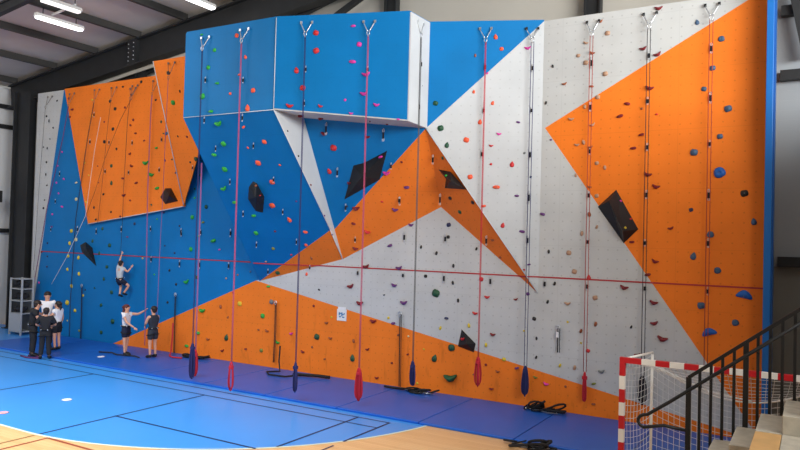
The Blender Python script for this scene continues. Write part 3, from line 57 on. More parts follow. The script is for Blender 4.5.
TINY_HOLDS = [((-19.687, 14.95, 8.508), (0.0, -1.0, 0.0), 'k', 0.094), ((-19.243, 14.95, 8.205), (0.0, -1.0, 0.0), 'm', 0.093), ((-19.54, 14.95, 7.808), (0.0, -1.0, 0.0), 'm', 0.094), ((-18.058, 14.95, 7.939), (0.0, -1.0, 0.0), 'k', 0.091), ((-19.112, 14.95, 7.377), (0.0, -1.0, 0.0), 'm', 0.093), ((-23.406, 15.05, 8.36), (0.0, -1.0, 0.0), 'k', 0.085), ((-24.008, 15.05, 7.848), (0.0, -1.0, 0.0), 'k', 0.086), ((-23.579, 15.05, 7.4), (0.0, -1.0, 0.0), 'k', 0.085), ((-23.746, 15.05, 7.005), (0.0, -1.0, 0.0), 'k', 0.068), ((-22.57, 14.95, 8.36), (0.0, -1.0, 0.0), 'm', 0.1), ((-21.264, 14.95, 8.201), (0.0, -1.0, 0.0), 'y', 0.081), ((-21.25, 14.95, 7.652), (0.0, -1.0, 0.0), 'y', 0.081), ((-20.578, 14.95, 7.403), (0.0, -1.0, 0.0), 'm', 0.08), ((-23.906, 15.05, 6.172), (0.0, -1.0, 0.0), 'k', 0.086), ((-23.824, 15.05, 5.334), (0.0, -1.0, 0.0), 'k', 0.086), ((-23.985, 15.05, 4.511), (0.0, -1.0, 0.0), 'k', 0.086), ((-23.931, 15.05, 4.804), (0.0, -1.0, 0.0), 'k', 0.069), ((-24.122, 15.05, 6.729), (0.0, -1.0, 0.0), 'k', 0.069), ((-22.842, 15.05, 5.54), (0.0, -1.0, -0.0), 'p', 0.101), ((-23.119, 15.05, 5.037), (0.0, -1.0, -0.0), 'p', 0.084), ((-23.271, 15.05, 5.417), (0.0, -1.0, -0.0), 'p', 0.085), ((-23.003, 15.05, 6.503), (0.0, -1.0, -0.0), 'p', 0.084), ((-23.445, 15.05, 4.289), (0.0, -1.0, -0.0), 'p', 0.085), ((-23.231, 15.05, 6.02), (0.0, -1.0, -0.0), 'p', 0.068), ((-20.492, 14.95, 4.968), (0.0, -1.0, 0.0), 'k', 0.095), ((-20.072, 14.95, 4.373), (0.0, -1.0, 0.0), 'k', 0.079), ((-20.845, 14.95, 4.118), (0.0, -1.0, 0.0), 'k', 0.096), ((-20.849, 14.95, 5.923), (0.0, -1.0, 0.0), 'm', 0.064), ((-20.771, 14.95, 5.36), (0.0, -1.0, 0.0), 'm', 0.064), ((-21.404, 14.95, 4.705), (0.0, -1.0, 0.0), 'y', 0.081), ((-21.545, 14.95, 6.051), (0.0, -1.0, 0.0), 'y', 0.065), ((-21.309, 14.95, 5.626), (0.0, -1.0, 0.0), 'y', 0.065), ((-19.241, 14.95, 7.206), (0.0, -1.0, 0.0), 'm', 0.093), ((-17.653, 14.95, 6.848), (0.0, -1.0, 0.0), 'd', 0.075), ((-16.295, 14.329, 6.599), (0.0, -0.95, -0.31), 'k', 0.07),
 ((-15.916, 14.339, 6.569), (0.0, -0.95, -0.31), 'm', 0.084), ((-17.539, 14.95, 5.999), (0.0, -1.0, 0.0), 'u', 0.089), ((-17.231, 14.95, 6.016), (0.0, -1.0, 0.0), 'd', 0.074), ((-17.037, 14.95, 5.593), (0.0, -1.0, 0.0), 'n', 0.088), ((-16.001, 14.57, 5.848), (0.0, -0.95, -0.31), 'k', 0.071), ((-16.075, 15.05, 5.513), (0.0, -1.0, 0.0), 'd', 0.087), ((-16.287, 15.05, 5.087), (0.0, -1.0, 0.0), 'd', 0.087), ((-19.134, 14.95, 4.752), (0.0, -1.0, 0.0), 'm', 0.093), ((-19.593, 14.95, 4.229), (0.0, -1.0, 0.0), 'm', 0.093), ((-18.099, 14.95, 4.602), (0.0, -1.0, 0.0), 'd', 0.09), ((-17.632, 15.05, 4.366), (0.0, -1.0, 0.0), 'n', 0.09), ((-17.936, 15.05, 4.156), (0.0, -1.0, 0.0), 'g', 0.075), ((-18.392, 15.05, 3.298), (0.0, -1.0, 0.0), 'g', 0.076), ((-18.558, 15.05, 2.895), (0.0, -1.0, 0.0), 'y', 0.076), ((-16.908, 15.05, 3.953), (0.0, -1.0, 0.0), 'n', 0.073), ((-17.54, 15.05, 3.321), (0.0, -1.0, 0.0), 'n', 0.075), ((-17.087, 15.05, 3.112), (0.0, -1.0, 0.0), 'n', 0.074), ((-15.179, 15.05, 3.268), (0.0, -1.0, 0.0), 'p', 0.084), ((-11.957, 12.699, 5.856), (0.05, -0.79, -0.61), 'o', 0.07), ((-10.68, 12.649, 6.185), (1.0, 0.0, 0.0), 'k', 0.055), ((-7.728, 13.63, 7.899), (1.0, -0.01, -0.0), 'k', 0.064), ((-7.725, 14.012, 7.456), (1.0, -0.01, -0.0), 'd', 0.066), ((-7.73, 13.324, 7.205), (1.0, 0.0, 0.0), 'k', 0.055), ((-9.084, 12.696, 6.796), (0.32, -0.95, 0.0), 'p', 0.064), ((-7.73, 13.248, 6.362), (1.0, 0.0, 0.0), 'd', 0.063), ((-7.73, 13.895, 6.488), (1.0, 0.0, 0.0), 'k', 0.065), ((-8.839, 13.357, 6.409), (-0.1, -0.03, -0.99), 'm', 0.066), ((-8.554, 13.646, 6.372), (-0.1, -0.03, -0.99), 'm', 0.066), ((-8.493, 14.244, 5.553), (0.18, -0.87, -0.46), 'm', 0.068), ((-10.68, 13.072, 5.646), (1.0, 0.0, 0.0), 'k', 0.055), ((-6.47, 14.559, 7.543), (0.39, -0.92, -0.0), 'p', 0.065), ((-6.351, 14.611, 5.469), (0.39, -0.92, -0.0), 'r', 0.065), ((-5.668, 14.903, 5.728), (0.39, -0.92, -0.0), 's', 0.064), ((-5.528, 14.963, 5.192), (0.39, -0.92, -0.0), 'n', 0.064),
 ((-5.107, 15.05, 6.02), (0.0, -1.0, 0.0), 'u', 0.064), ((-7.301, 14.248, 5.199), (-0.06, -0.65, 0.76), 'g', 0.065), ((-11.248, 13.073, 5.45), (0.07, -0.78, -0.62), 'o', 0.07), ((-11.262, 13.758, 4.603), (0.11, -0.77, -0.63), 'u', 0.06), ((-12.193, 13.276, 4.975), (0.48, -0.82, 0.32), 'w', 0.072), ((-12.141, 13.382, 4.73), (0.98, 0.09, 0.19), 'r', 0.06), ((-16.283, 15.05, 4.812), (0.0, -1.0, 0.0), 'g', 0.087), ((-12.319, 14.204, 3.84), (0.12, -0.79, -0.6), 'm', 0.063), ((-13.062, 14.716, 3.001), (0.12, -0.8, -0.59), 't', 0.079), ((-12.156, 14.701, 3.219), (0.13, -0.79, -0.6), 'r', 0.064), ((-13.924, 15.05, 2.674), (0.0, -1.0, 0.0), 'b', 0.068), ((-14.416, 15.05, 2.558), (0.0, -1.0, 0.0), 'w', 0.069), ((-14.872, 15.05, 2.434), (0.0, -1.0, 0.0), 't', 0.07), ((-9.229, 14.581, 4.633), (0.24, -0.83, -0.5), 'r', 0.071), ((-10.68, 13.581, 4.993), (1.0, 0.0, 0.0), 'm', 0.058), ((-10.68, 14.169, 4.262), (1.0, 0.0, 0.0), 'u', 0.06), ((-10.689, 14.534, 3.791), (0.16, -0.77, -0.62), 'u', 0.061), ((-10.189, 14.436, 4.514), (0.18, -0.87, -0.46), 'n', 0.072), ((-11.452, 15.05, 2.303), (0.0, -1.0, -0.0), 'k', 0.077), ((-11.615, 15.05, 1.857), (0.0, -1.0, 0.0), 'm', 0.077), ((-9.386, 15.05, 2.293), (0.0, -1.0, -0.0), 's', 0.072), ((-9.24, 15.05, 1.722), (0.0, -1.0, -0.0), 'y', 0.072), ((-5.622, 14.925, 3.101), (0.39, -0.92, -0.0), 'r', 0.055), ((-6.235, 15.011, 3.36), (-0.35, -0.82, -0.46), 'w', 0.066), ((-3.159, 15.05, 6.576), (0.0, -1.0, -0.0), 'w', 0.06), ((-2.859, 15.05, 6.435), (0.0, -1.0, -0.0), 'r', 0.059), ((-3.545, 15.016, 4.64), (0.68, -0.62, 0.38), 'p', 0.06), ((-3.334, 15.018, 4.265), (0.68, -0.62, 0.38), 'r', 0.06), ((-3.397, 14.829, 4.07), (0.68, -0.62, 0.38), 'y', 0.055), ((-6.551, 15.05, 0.848), (0.0, -1.0, 0.0), 'm', 0.066), ((-4.337, 15.05, 1.57), (0.0, -1.0, -0.0), 'y', 0.055), ((-4.641, 15.05, 1.998), (0.0, -1.0, -0.0), 'y', 0.055), ((-5.639, 15.05, 1.717), (0.0, -1.0, 0.0), 'y', 0.055), ((-4.658, 15.05, 0.591), (0.0, -1.0, 0.0), 'w', 0.062),
 ((-8.647, 15.05, 1.314), (0.0, -1.0, 0.0), 'c', 0.059), ((-8.201, 15.05, 1.043), (0.0, -1.0, 0.0), 'y', 0.058), ((-8.939, 15.05, 1.322), (0.0, -1.0, 0.0), 'w', 0.071), ((-8.654, 15.05, 0.866), (0.0, -1.0, 0.0), 'm', 0.071), ((-9.105, 15.05, 0.603), (0.0, -1.0, 0.0), 'm', 0.072), ((-6.855, 15.05, 0.589), (0.0, -1.0, 0.0), 'w', 0.067), ((-8.361, 15.05, 0.192), (0.0, -1.0, 0.0), 'y', 0.07), ((-11.629, 15.05, 0.747), (0.0, -1.0, 0.0), 'w', 0.077), ((-11.197, 15.05, 0.474), (0.0, -1.0, 0.0), 'w', 0.076), ((-11.012, 15.05, 1.6), (0.0, -1.0, 0.0), 'y', 0.063), ((-14.572, 15.05, 2.041), (0.0, -1.0, 0.0), 'r', 0.083), ((-14.751, 15.05, 1.302), (0.0, -1.0, 0.0), 'w', 0.083), ((-13.555, 15.05, 1.043), (0.0, -1.0, 0.0), 'w', 0.081), ((-17.98, 15.05, 2.4), (0.0, -1.0, 0.0), 'g', 0.075), ((-17.294, 15.05, 2.56), (0.0, -1.0, 0.0), 'k', 0.089), ((-16.974, 15.05, 2.145), (0.0, -1.0, 0.0), 'k', 0.088), ((-17.328, 15.05, 1.562), (0.0, -1.0, 0.0), 'k', 0.089), ((-23.447, 15.05, 3.842), (0.0, -1.0, -0.0), 'u', 0.102), ((-21.53, 15.05, 1.508), (0.0, -1.0, -0.0), 'y', 0.098), ((-23.667, 15.05, 3.254), (0.0, -1.0, -0.0), 'n', 0.085), ((-23.644, 15.05, 2.778), (0.0, -1.0, -0.0), 'n', 0.085), ((-23.646, 15.05, 2.412), (0.0, -1.0, -0.0), 'n', 0.085), ((-24.091, 15.05, 1.816), (0.0, -1.0, -0.0), 'p', 0.086), ((-20.931, 15.05, 1.803), (0.0, -1.0, -0.0), 'd', 0.08), ((-21.426, 15.05, 1.709), (0.0, -1.0, -0.0), 'n', 0.081), ((-23.996, 15.05, 2.924), (0.0, -1.0, -0.0), 'm', 0.086), ((-21.674, 15.05, 0.296), (0.0, -1.0, -0.0), 'l', 0.098), ((-22.35, 15.05, 0.587), (0.0, -1.0, -0.0), 'y', 0.066)]
QUICKDRAWS = [((-12.905, 12.554, 5.934), (0.04, -0.81, -0.59), 0.17, 'black and white quickdraw hanging on the blue wedge below box, fourth from top', 'quickdraws on the blue wedge below box'), ((-11.692, 12.599, 5.954), (0.04, -0.78, -0.62), 0.17, 'black and white quickdraw hanging on the blue wedge below box, third from top', 'quickdraws on the blue wedge below box'), ((-12.943, 13.12, 5.158), (0.06, -0.8, -0.59), 0.18, 'black and white quickdraw hanging on the blue wedge below box, sixth from top', 'quickdraws on the blue wedge below box'), ((-11.567, 13.217, 5.184), (0.08, -0.78, -0.62), 0.17, 'black and white quickdraw hanging on the blue wedge below box, fifth from top', 'quickdraws on the blue wedge below box'), ((-12.997, 13.695, 4.363), (0.08, -0.81, -0.59), 0.185, 'black and white quickdraw hanging on the blue wedge below box, eighth from top', 'quickdraws on the blue wedge below box'), ((-11.735, 13.8, 4.419), (0.11, -0.78, -0.62), 0.18, 'black and white quickdraw hanging on the blue wedge below box, seventh from top', 'quickdraws on the blue wedge below box'), ((-16.807, 15.02, 3.889), (0.0, -1.0, 0.0), 0.247, 'black and white quickdraw hanging on the lower left blue wall, eighth from top', 'quickdraws on the lower left blue wall'), ((-14.733, 15.02, 3.888), (0.0, -1.0, 0.0), 0.264, 'black and white quickdraw hanging on the lower left blue wall, tenth from top', 'quickdraws on the lower left blue wall'), ((-13.036, 14.284, 3.549), (0.11, -0.8, -0.58), 0.19, 'black and white quickdraw hanging on the blue wedge below box, tenth from top', 'quickdraws on the blue wedge below box'), ((-11.743, 14.396, 3.659), (0.14, -0.78, -0.61), 0.185, 'black and white quickdraw hanging on the blue wedge below box, ninth from top', 'quickdraws on the blue wedge below box'), ((-14.764, 15.02, 2.92), (0.0, -1.0, 0.0), 0.235, 'black and white quickdraw hanging on the lower left blue wall, lowest', 'quickdraws on the lower left blue wall'),
 ((-13.071, 14.821, 2.803), (0.12, -0.8, -0.58), 0.195, 'black and white quickdraw hanging on the blue wedge below box, lowest', 'quickdraws on the blue wedge below box'), ((-15.963, 15.02, 3.871), (0.0, -1.0, 0.0), 0.212, 'black and white quickdraw hanging on the lower left blue wall, ninth from top', 'quickdraws on the lower left blue wall'), ((-12.838, 12.083, 6.579), (0.02, -0.81, -0.59), 0.195, 'black and white quickdraw hanging on the blue wedge below box, second from top', 'quickdraws on the blue wedge below box'), ((-11.618, 12.116, 6.57), (0.02, -0.78, -0.63), 0.212, 'black and white quickdraw hanging on the blue wedge below box, topmost', 'quickdraws on the blue wedge below box'), ((-10.138, 13.92, 5.441), (0.18, -0.87, -0.46), 0.271, 'black and white quickdraw hanging on the blue recess under box, fourth from top', 'quickdraws on the blue recess under box'), ((-10.176, 14.37, 4.579), (0.18, -0.87, -0.46), 0.227, 'black and white quickdraw hanging on the blue recess under box, lowest', 'quickdraws on the blue recess under box'), ((-8.737, 14.164, 5.542), (0.18, -0.87, -0.46), 0.191, 'black and white quickdraw hanging on the blue recess under box, third from top', 'quickdraws on the blue recess under box'), ((-10.161, 14.811, 3.754), (0.18, -0.87, -0.46), 0.18, 'black and white quickdraw hanging on the middle orange band, lowest', 'quickdraws on the middle orange band'), ((-8.753, 14.608, 4.756), (0.24, -0.83, -0.5), 0.196, 'black and white quickdraw hanging on the middle orange band, topmost', 'quickdraws on the middle orange band'), ((-10.111, 13.381, 6.467), (0.18, -0.87, -0.46), 0.34, 'black and white quickdraw hanging on the blue recess under box, topmost', 'quickdraws on the blue recess under box'), ((-8.728, 13.764, 6.298), (0.18, -0.87, -0.46), 0.34, 'black and white quickdraw hanging on the blue recess under box, second from top', 'quickdraws on the blue recess under box'),
 ((-7.674, 14.282, 5.704), (-0.35, -0.82, -0.46), 0.256, 'black and white quickdraw hanging on the orange underside of white panel, topmost', 'quickdraws on the orange underside of white panel'), ((-11.717, 14.955, 2.965), (0.16, -0.77, -0.62), 0.17, 'black and white quickdraw hanging on the dark orange wedge foot', 'quickdraws on the dark orange wedge foot'), ((-10.196, 15.02, 2.914), (0.0, -1.0, -0.0), 0.208, 'black and white quickdraw hanging on the central grey wall, third from top', 'quickdraws on the central grey wall'), ((-8.74, 14.611, 4.756), (0.24, -0.83, -0.5), 0.245, 'black and white quickdraw hanging on the middle orange band, second from top', 'quickdraws on the middle orange band'), ((-7.728, 14.796, 4.832), (-0.35, -0.82, -0.46), 0.311, 'black and white quickdraw hanging on the orange underside of white panel, second from top', 'quickdraws on the orange underside of white panel'), ((-8.825, 15.02, 3.898), (0.0, -1.0, 0.0), 0.275, 'black and white quickdraw hanging on the central grey wall, topmost', 'quickdraws on the central grey wall'), ((-7.678, 15.02, 3.869), (0.0, -1.0, 0.0), 0.242, 'black and white quickdraw hanging on the central grey wall, second from top', 'quickdraws on the central grey wall'), ((-6.515, 14.821, 3.849), (-0.35, -0.82, -0.46), 0.254, 'black and white quickdraw hanging on the orange underside of white panel, lowest', 'quickdraws on the orange underside of white panel'), ((-8.833, 15.02, 2.899), (0.0, -1.0, 0.0), 0.175, 'black and white quickdraw hanging on the central grey wall, fourth from top', 'quickdraws on the central grey wall'), ((-7.688, 15.02, 2.927), (0.0, -1.0, 0.0), 0.266, 'black and white quickdraw hanging on the central grey wall, fifth from top', 'quickdraws on the central grey wall'), ((-6.477, 15.02, 2.914), (0.0, -1.0, 0.0), 0.256, 'black and white quickdraw hanging on the central grey wall, lowest', 'quickdraws on the central grey wall'),
 ((-5.169, 15.02, 2.911), (0.0, -1.0, 0.0), 0.223, 'black and white quickdraw hanging on the right grey wall, fourth from top', 'quickdraws on the right grey wall'), ((-4.221, 15.02, 2.894), (0.0, -1.0, 0.0), 0.194, 'black and white quickdraw hanging on the right grey wall, fifth from top', 'quickdraws on the right grey wall'), ((-4.231, 15.02, 3.845), (0.0, -1.0, 0.0), 0.173, 'black and white quickdraw hanging on the right grey wall, third from top', 'quickdraws on the right grey wall'), ((-4.217, 15.02, 7.781), (0.0, -1.0, 0.0), 0.283, 'black and white quickdraw hanging on the right grey wall, second from top', 'quickdraws on the right grey wall'), ((-3.03, 15.02, 7.773), (0.0, -1.0, 0.0), 0.209, 'black and white quickdraw hanging on the right grey wall, topmost', 'quickdraws on the right grey wall'), ((-4.232, 15.02, 6.799), (0.0, -1.0, -0.0), 0.239, 'black and white quickdraw hanging on the right orange triangle, fourth from top', 'quickdraws on the right orange triangle'), ((-3.037, 15.02, 6.809), (0.0, -1.0, -0.0), 0.188, 'black and white quickdraw hanging on the right orange triangle, third from top', 'quickdraws on the right orange triangle'), ((-3.028, 15.02, 5.847), (0.0, -1.0, -0.0), 0.187, 'black and white quickdraw hanging on the right orange triangle, sixth from top', 'quickdraws on the right orange triangle'), ((-4.221, 15.02, 5.818), (0.0, -1.0, -0.0), 0.195, 'black and white quickdraw hanging on the right orange triangle, seventh from top', 'quickdraws on the right orange triangle'), ((-3.028, 15.02, 4.867), (0.0, -1.0, -0.0), 0.208, 'black and white quickdraw hanging on the right orange triangle, ninth from top', 'quickdraws on the right orange triangle'), ((-4.226, 15.02, 4.863), (0.0, -1.0, -0.0), 0.195, 'black and white quickdraw hanging on the right orange triangle, tenth from top', 'quickdraws on the right orange triangle'),
 ((-5.547, 14.923, 4.874), (0.39, -0.92, -0.0), 0.315, 'black and white quickdraw hanging on the white leaning panel, sixth from top', 'quickdraws on the white leaning panel'), ((-5.554, 14.92, 3.882), (0.39, -0.92, -0.0), 0.247, 'black and white quickdraw hanging on the white leaning panel, lowest', 'quickdraws on the white leaning panel'), ((-6.504, 14.511, 7.779), (0.39, -0.92, -0.0), 0.205, 'black and white quickdraw hanging on the upper blue triangle', 'quickdraws on the upper blue triangle'), ((-5.526, 14.93, 7.748), (0.39, -0.92, -0.0), 0.203, 'black and white quickdraw hanging on the white leaning panel, topmost', 'quickdraws on the white leaning panel'), ((-6.51, 14.509, 6.772), (0.39, -0.92, -0.0), 0.17, 'black and white quickdraw hanging on the white leaning panel, second from top', 'quickdraws on the white leaning panel'), ((-5.529, 14.929, 6.772), (0.39, -0.92, -0.0), 0.17, 'black and white quickdraw hanging on the white leaning panel, third from top', 'quickdraws on the white leaning panel'), ((-6.527, 14.503, 5.79), (0.39, -0.92, -0.0), 0.205, 'black and white quickdraw hanging on the white leaning panel, fifth from top', 'quickdraws on the white leaning panel'), ((-5.543, 14.924, 5.822), (0.39, -0.92, -0.0), 0.271, 'black and white quickdraw hanging on the white leaning panel, fourth from top', 'quickdraws on the white leaning panel'), ((-1.833, 15.02, 7.794), (0.0, -1.0, -0.0), 0.24, 'black and white quickdraw hanging on the right orange triangle, topmost', 'quickdraws on the right orange triangle'), ((-1.832, 15.02, 6.81), (0.0, -1.0, -0.0), 0.26, 'black and white quickdraw hanging on the right orange triangle, second from top', 'quickdraws on the right orange triangle'), ((-1.834, 15.02, 5.849), (0.0, -1.0, -0.0), 0.17, 'black and white quickdraw hanging on the right orange triangle, fifth from top', 'quickdraws on the right orange triangle'),
 ((-1.836, 15.02, 4.87), (0.0, -1.0, -0.0), 0.259, 'black and white quickdraw hanging on the right orange triangle, eighth from top', 'quickdraws on the right orange triangle'), ((-1.832, 15.02, 3.895), (0.0, -1.0, -0.0), 0.219, 'black and white quickdraw hanging on the right orange triangle, eleventh from top', 'quickdraws on the right orange triangle'), ((-1.825, 15.02, 2.923), (0.0, -1.0, -0.0), 0.179, 'black and white quickdraw hanging on the right orange triangle, lowest', 'quickdraws on the right orange triangle'), ((-3.04, 15.02, 3.849), (0.0, -1.0, -0.0), 0.17, 'black and white quickdraw hanging on the right orange triangle, twelfth from top', 'quickdraws on the right orange triangle'), ((-3.024, 15.02, 2.917), (0.0, -1.0, 0.0), 0.186, 'black and white quickdraw hanging on the right grey wall, lowest', 'quickdraws on the right grey wall'), ((-20.268, 14.92, 6.777), (0.0, -1.0, 0.0), 0.17, 'black and white quickdraw hanging on the left orange panel, fourth from top', 'quickdraws on the left orange panel'), ((-17.712, 14.92, 6.741), (0.0, -1.0, 0.0), 0.17, 'black and white quickdraw hanging on the left orange panel, second from top', 'quickdraws on the left orange panel'), ((-17.772, 14.92, 5.796), (0.0, -1.0, 0.0), 0.189, 'black and white quickdraw hanging on the left orange panel, sixth from top', 'quickdraws on the left orange panel'), ((-15.901, 14.569, 5.752), (0.0, -0.95, -0.31), 0.17, 'black and white quickdraw hanging on the tilted orange panel', 'quickdraws on the tilted orange panel'), ((-19.102, 14.92, 6.717), (0.0, -1.0, 0.0), 0.195, 'black and white quickdraw hanging on the left orange panel, fifth from top', 'quickdraws on the left orange panel'), ((-20.418, 14.92, 5.812), (0.0, -1.0, 0.0), 0.17, 'black and white quickdraw hanging on the left orange panel, seventh from top', 'quickdraws on the left orange panel'),
 ((-19.229, 14.92, 5.744), (0.0, -1.0, 0.0), 0.17, 'black and white quickdraw hanging on the left orange panel, lowest', 'quickdraws on the left orange panel'), ((-19.627, 15.02, 3.917), (0.0, -1.0, 0.0), 0.231, 'black and white quickdraw hanging on the lower left blue wall, fourth from top', 'quickdraws on the lower left blue wall'), ((-18.206, 15.02, 3.934), (0.0, -1.0, 0.0), 0.191, 'black and white quickdraw hanging on the lower left blue wall, fifth from top', 'quickdraws on the lower left blue wall'), ((-16.794, 15.02, 3.797), (0.0, -1.0, 0.0), 0.185, 'black and white quickdraw hanging on the lower left blue wall, eleventh from top', 'quickdraws on the lower left blue wall'), ((-18.126, 15.02, 2.981), (0.0, -1.0, 0.0), 0.223, 'black and white quickdraw hanging on the lower left blue wall, twelfth from top', 'quickdraws on the lower left blue wall'), ((-23.857, 15.02, 6.757), (0.0, -1.0, 0.0), 0.17, 'black and white quickdraw hanging on the far left grey strip, second from top', 'quickdraws on the far left grey strip'), ((-23.067, 15.02, 5.829), (0.0, -1.0, -0.0), 0.213, 'black and white quickdraw hanging on the lower left blue wall, topmost', 'quickdraws on the lower left blue wall'), ((-23.265, 15.02, 4.835), (0.0, -1.0, -0.0), 0.178, 'black and white quickdraw hanging on the lower left blue wall, second from top', 'quickdraws on the lower left blue wall'), ((-23.884, 15.02, 5.816), (0.0, -1.0, 0.0), 0.181, 'black and white quickdraw hanging on the far left grey strip, lowest', 'quickdraws on the far left grey strip'), ((-23.465, 15.02, 3.834), (0.0, -1.0, -0.0), 0.179, 'black and white quickdraw hanging on the lower left blue wall, sixth from top', 'quickdraws on the lower left blue wall'), ((-21.941, 15.02, 3.889), (0.0, -1.0, -0.0), 0.242, 'black and white quickdraw hanging on the lower left blue wall, third from top', 'quickdraws on the lower left blue wall'),
 ((-20.915, 15.02, 3.833), (0.0, -1.0, 0.0), 0.237, 'black and white quickdraw hanging on the lower left blue wall, seventh from top', 'quickdraws on the lower left blue wall'), ((-16.828, 15.02, 2.902), (0.0, -1.0, 0.0), 0.247, 'black and white quickdraw hanging on the lower left blue wall, thirteenth from top', 'quickdraws on the lower left blue wall'), ((-15.967, 15.02, 2.934), (0.0, -1.0, 0.0), 0.302, 'black and white quickdraw hanging on the lower left blue wall, fourteenth from top', 'quickdraws on the lower left blue wall'), ((-23.811, 15.02, 7.769), (0.0, -1.0, 0.0), 0.217, 'black and white quickdraw hanging on the far left grey strip, topmost', 'quickdraws on the far left grey strip'), ((-21.112, 14.92, 7.776), (0.0, -1.0, 0.0), 0.204, 'black and white quickdraw hanging on the left orange panel, topmost', 'quickdraws on the left orange panel'), ((-21.281, 14.92, 6.863), (0.0, -1.0, 0.0), 0.205, 'black and white quickdraw hanging on the left orange panel, third from top', 'quickdraws on the left orange panel'), ((-12.834, 12.075, 7.553), (0.02, -1.0, 0.0), 0.17, 'black and white quickdraw hanging on the left face of blue box, topmost', 'quickdraws on the left face of blue box'), ((-11.616, 12.1, 7.439), (0.02, -1.0, 0.0), 0.17, 'black and white quickdraw hanging on the left face of blue box, lowest', 'quickdraws on the left face of blue box'), ((-9.964, 12.363, 7.586), (0.32, -0.95, 0.0), 0.17, 'black and white quickdraw hanging on the right face of blue box, topmost', 'quickdraws on the right face of blue box'), ((-8.59, 12.834, 7.548), (0.32, -0.95, 0.0), 0.17, 'black and white quickdraw hanging on the right face of blue box, second from top', 'quickdraws on the right face of blue box'), ((-7.698, 13.664, 7.775), (1.0, -0.01, -0.0), 0.204, 'black and white quickdraw hanging on the white side of box, topmost', 'quickdraws on the white side of box'),
 ((-7.7, 13.626, 6.815), (1.0, 0.0, 0.0), 0.225, 'black and white quickdraw hanging on the white side of box, lowest', 'quickdraws on the white side of box'), ((-9.976, 12.359, 6.811), (0.32, -0.95, 0.0), 0.17, 'black and white quickdraw hanging on the right face of blue box, lowest', 'quickdraws on the right face of blue box')]
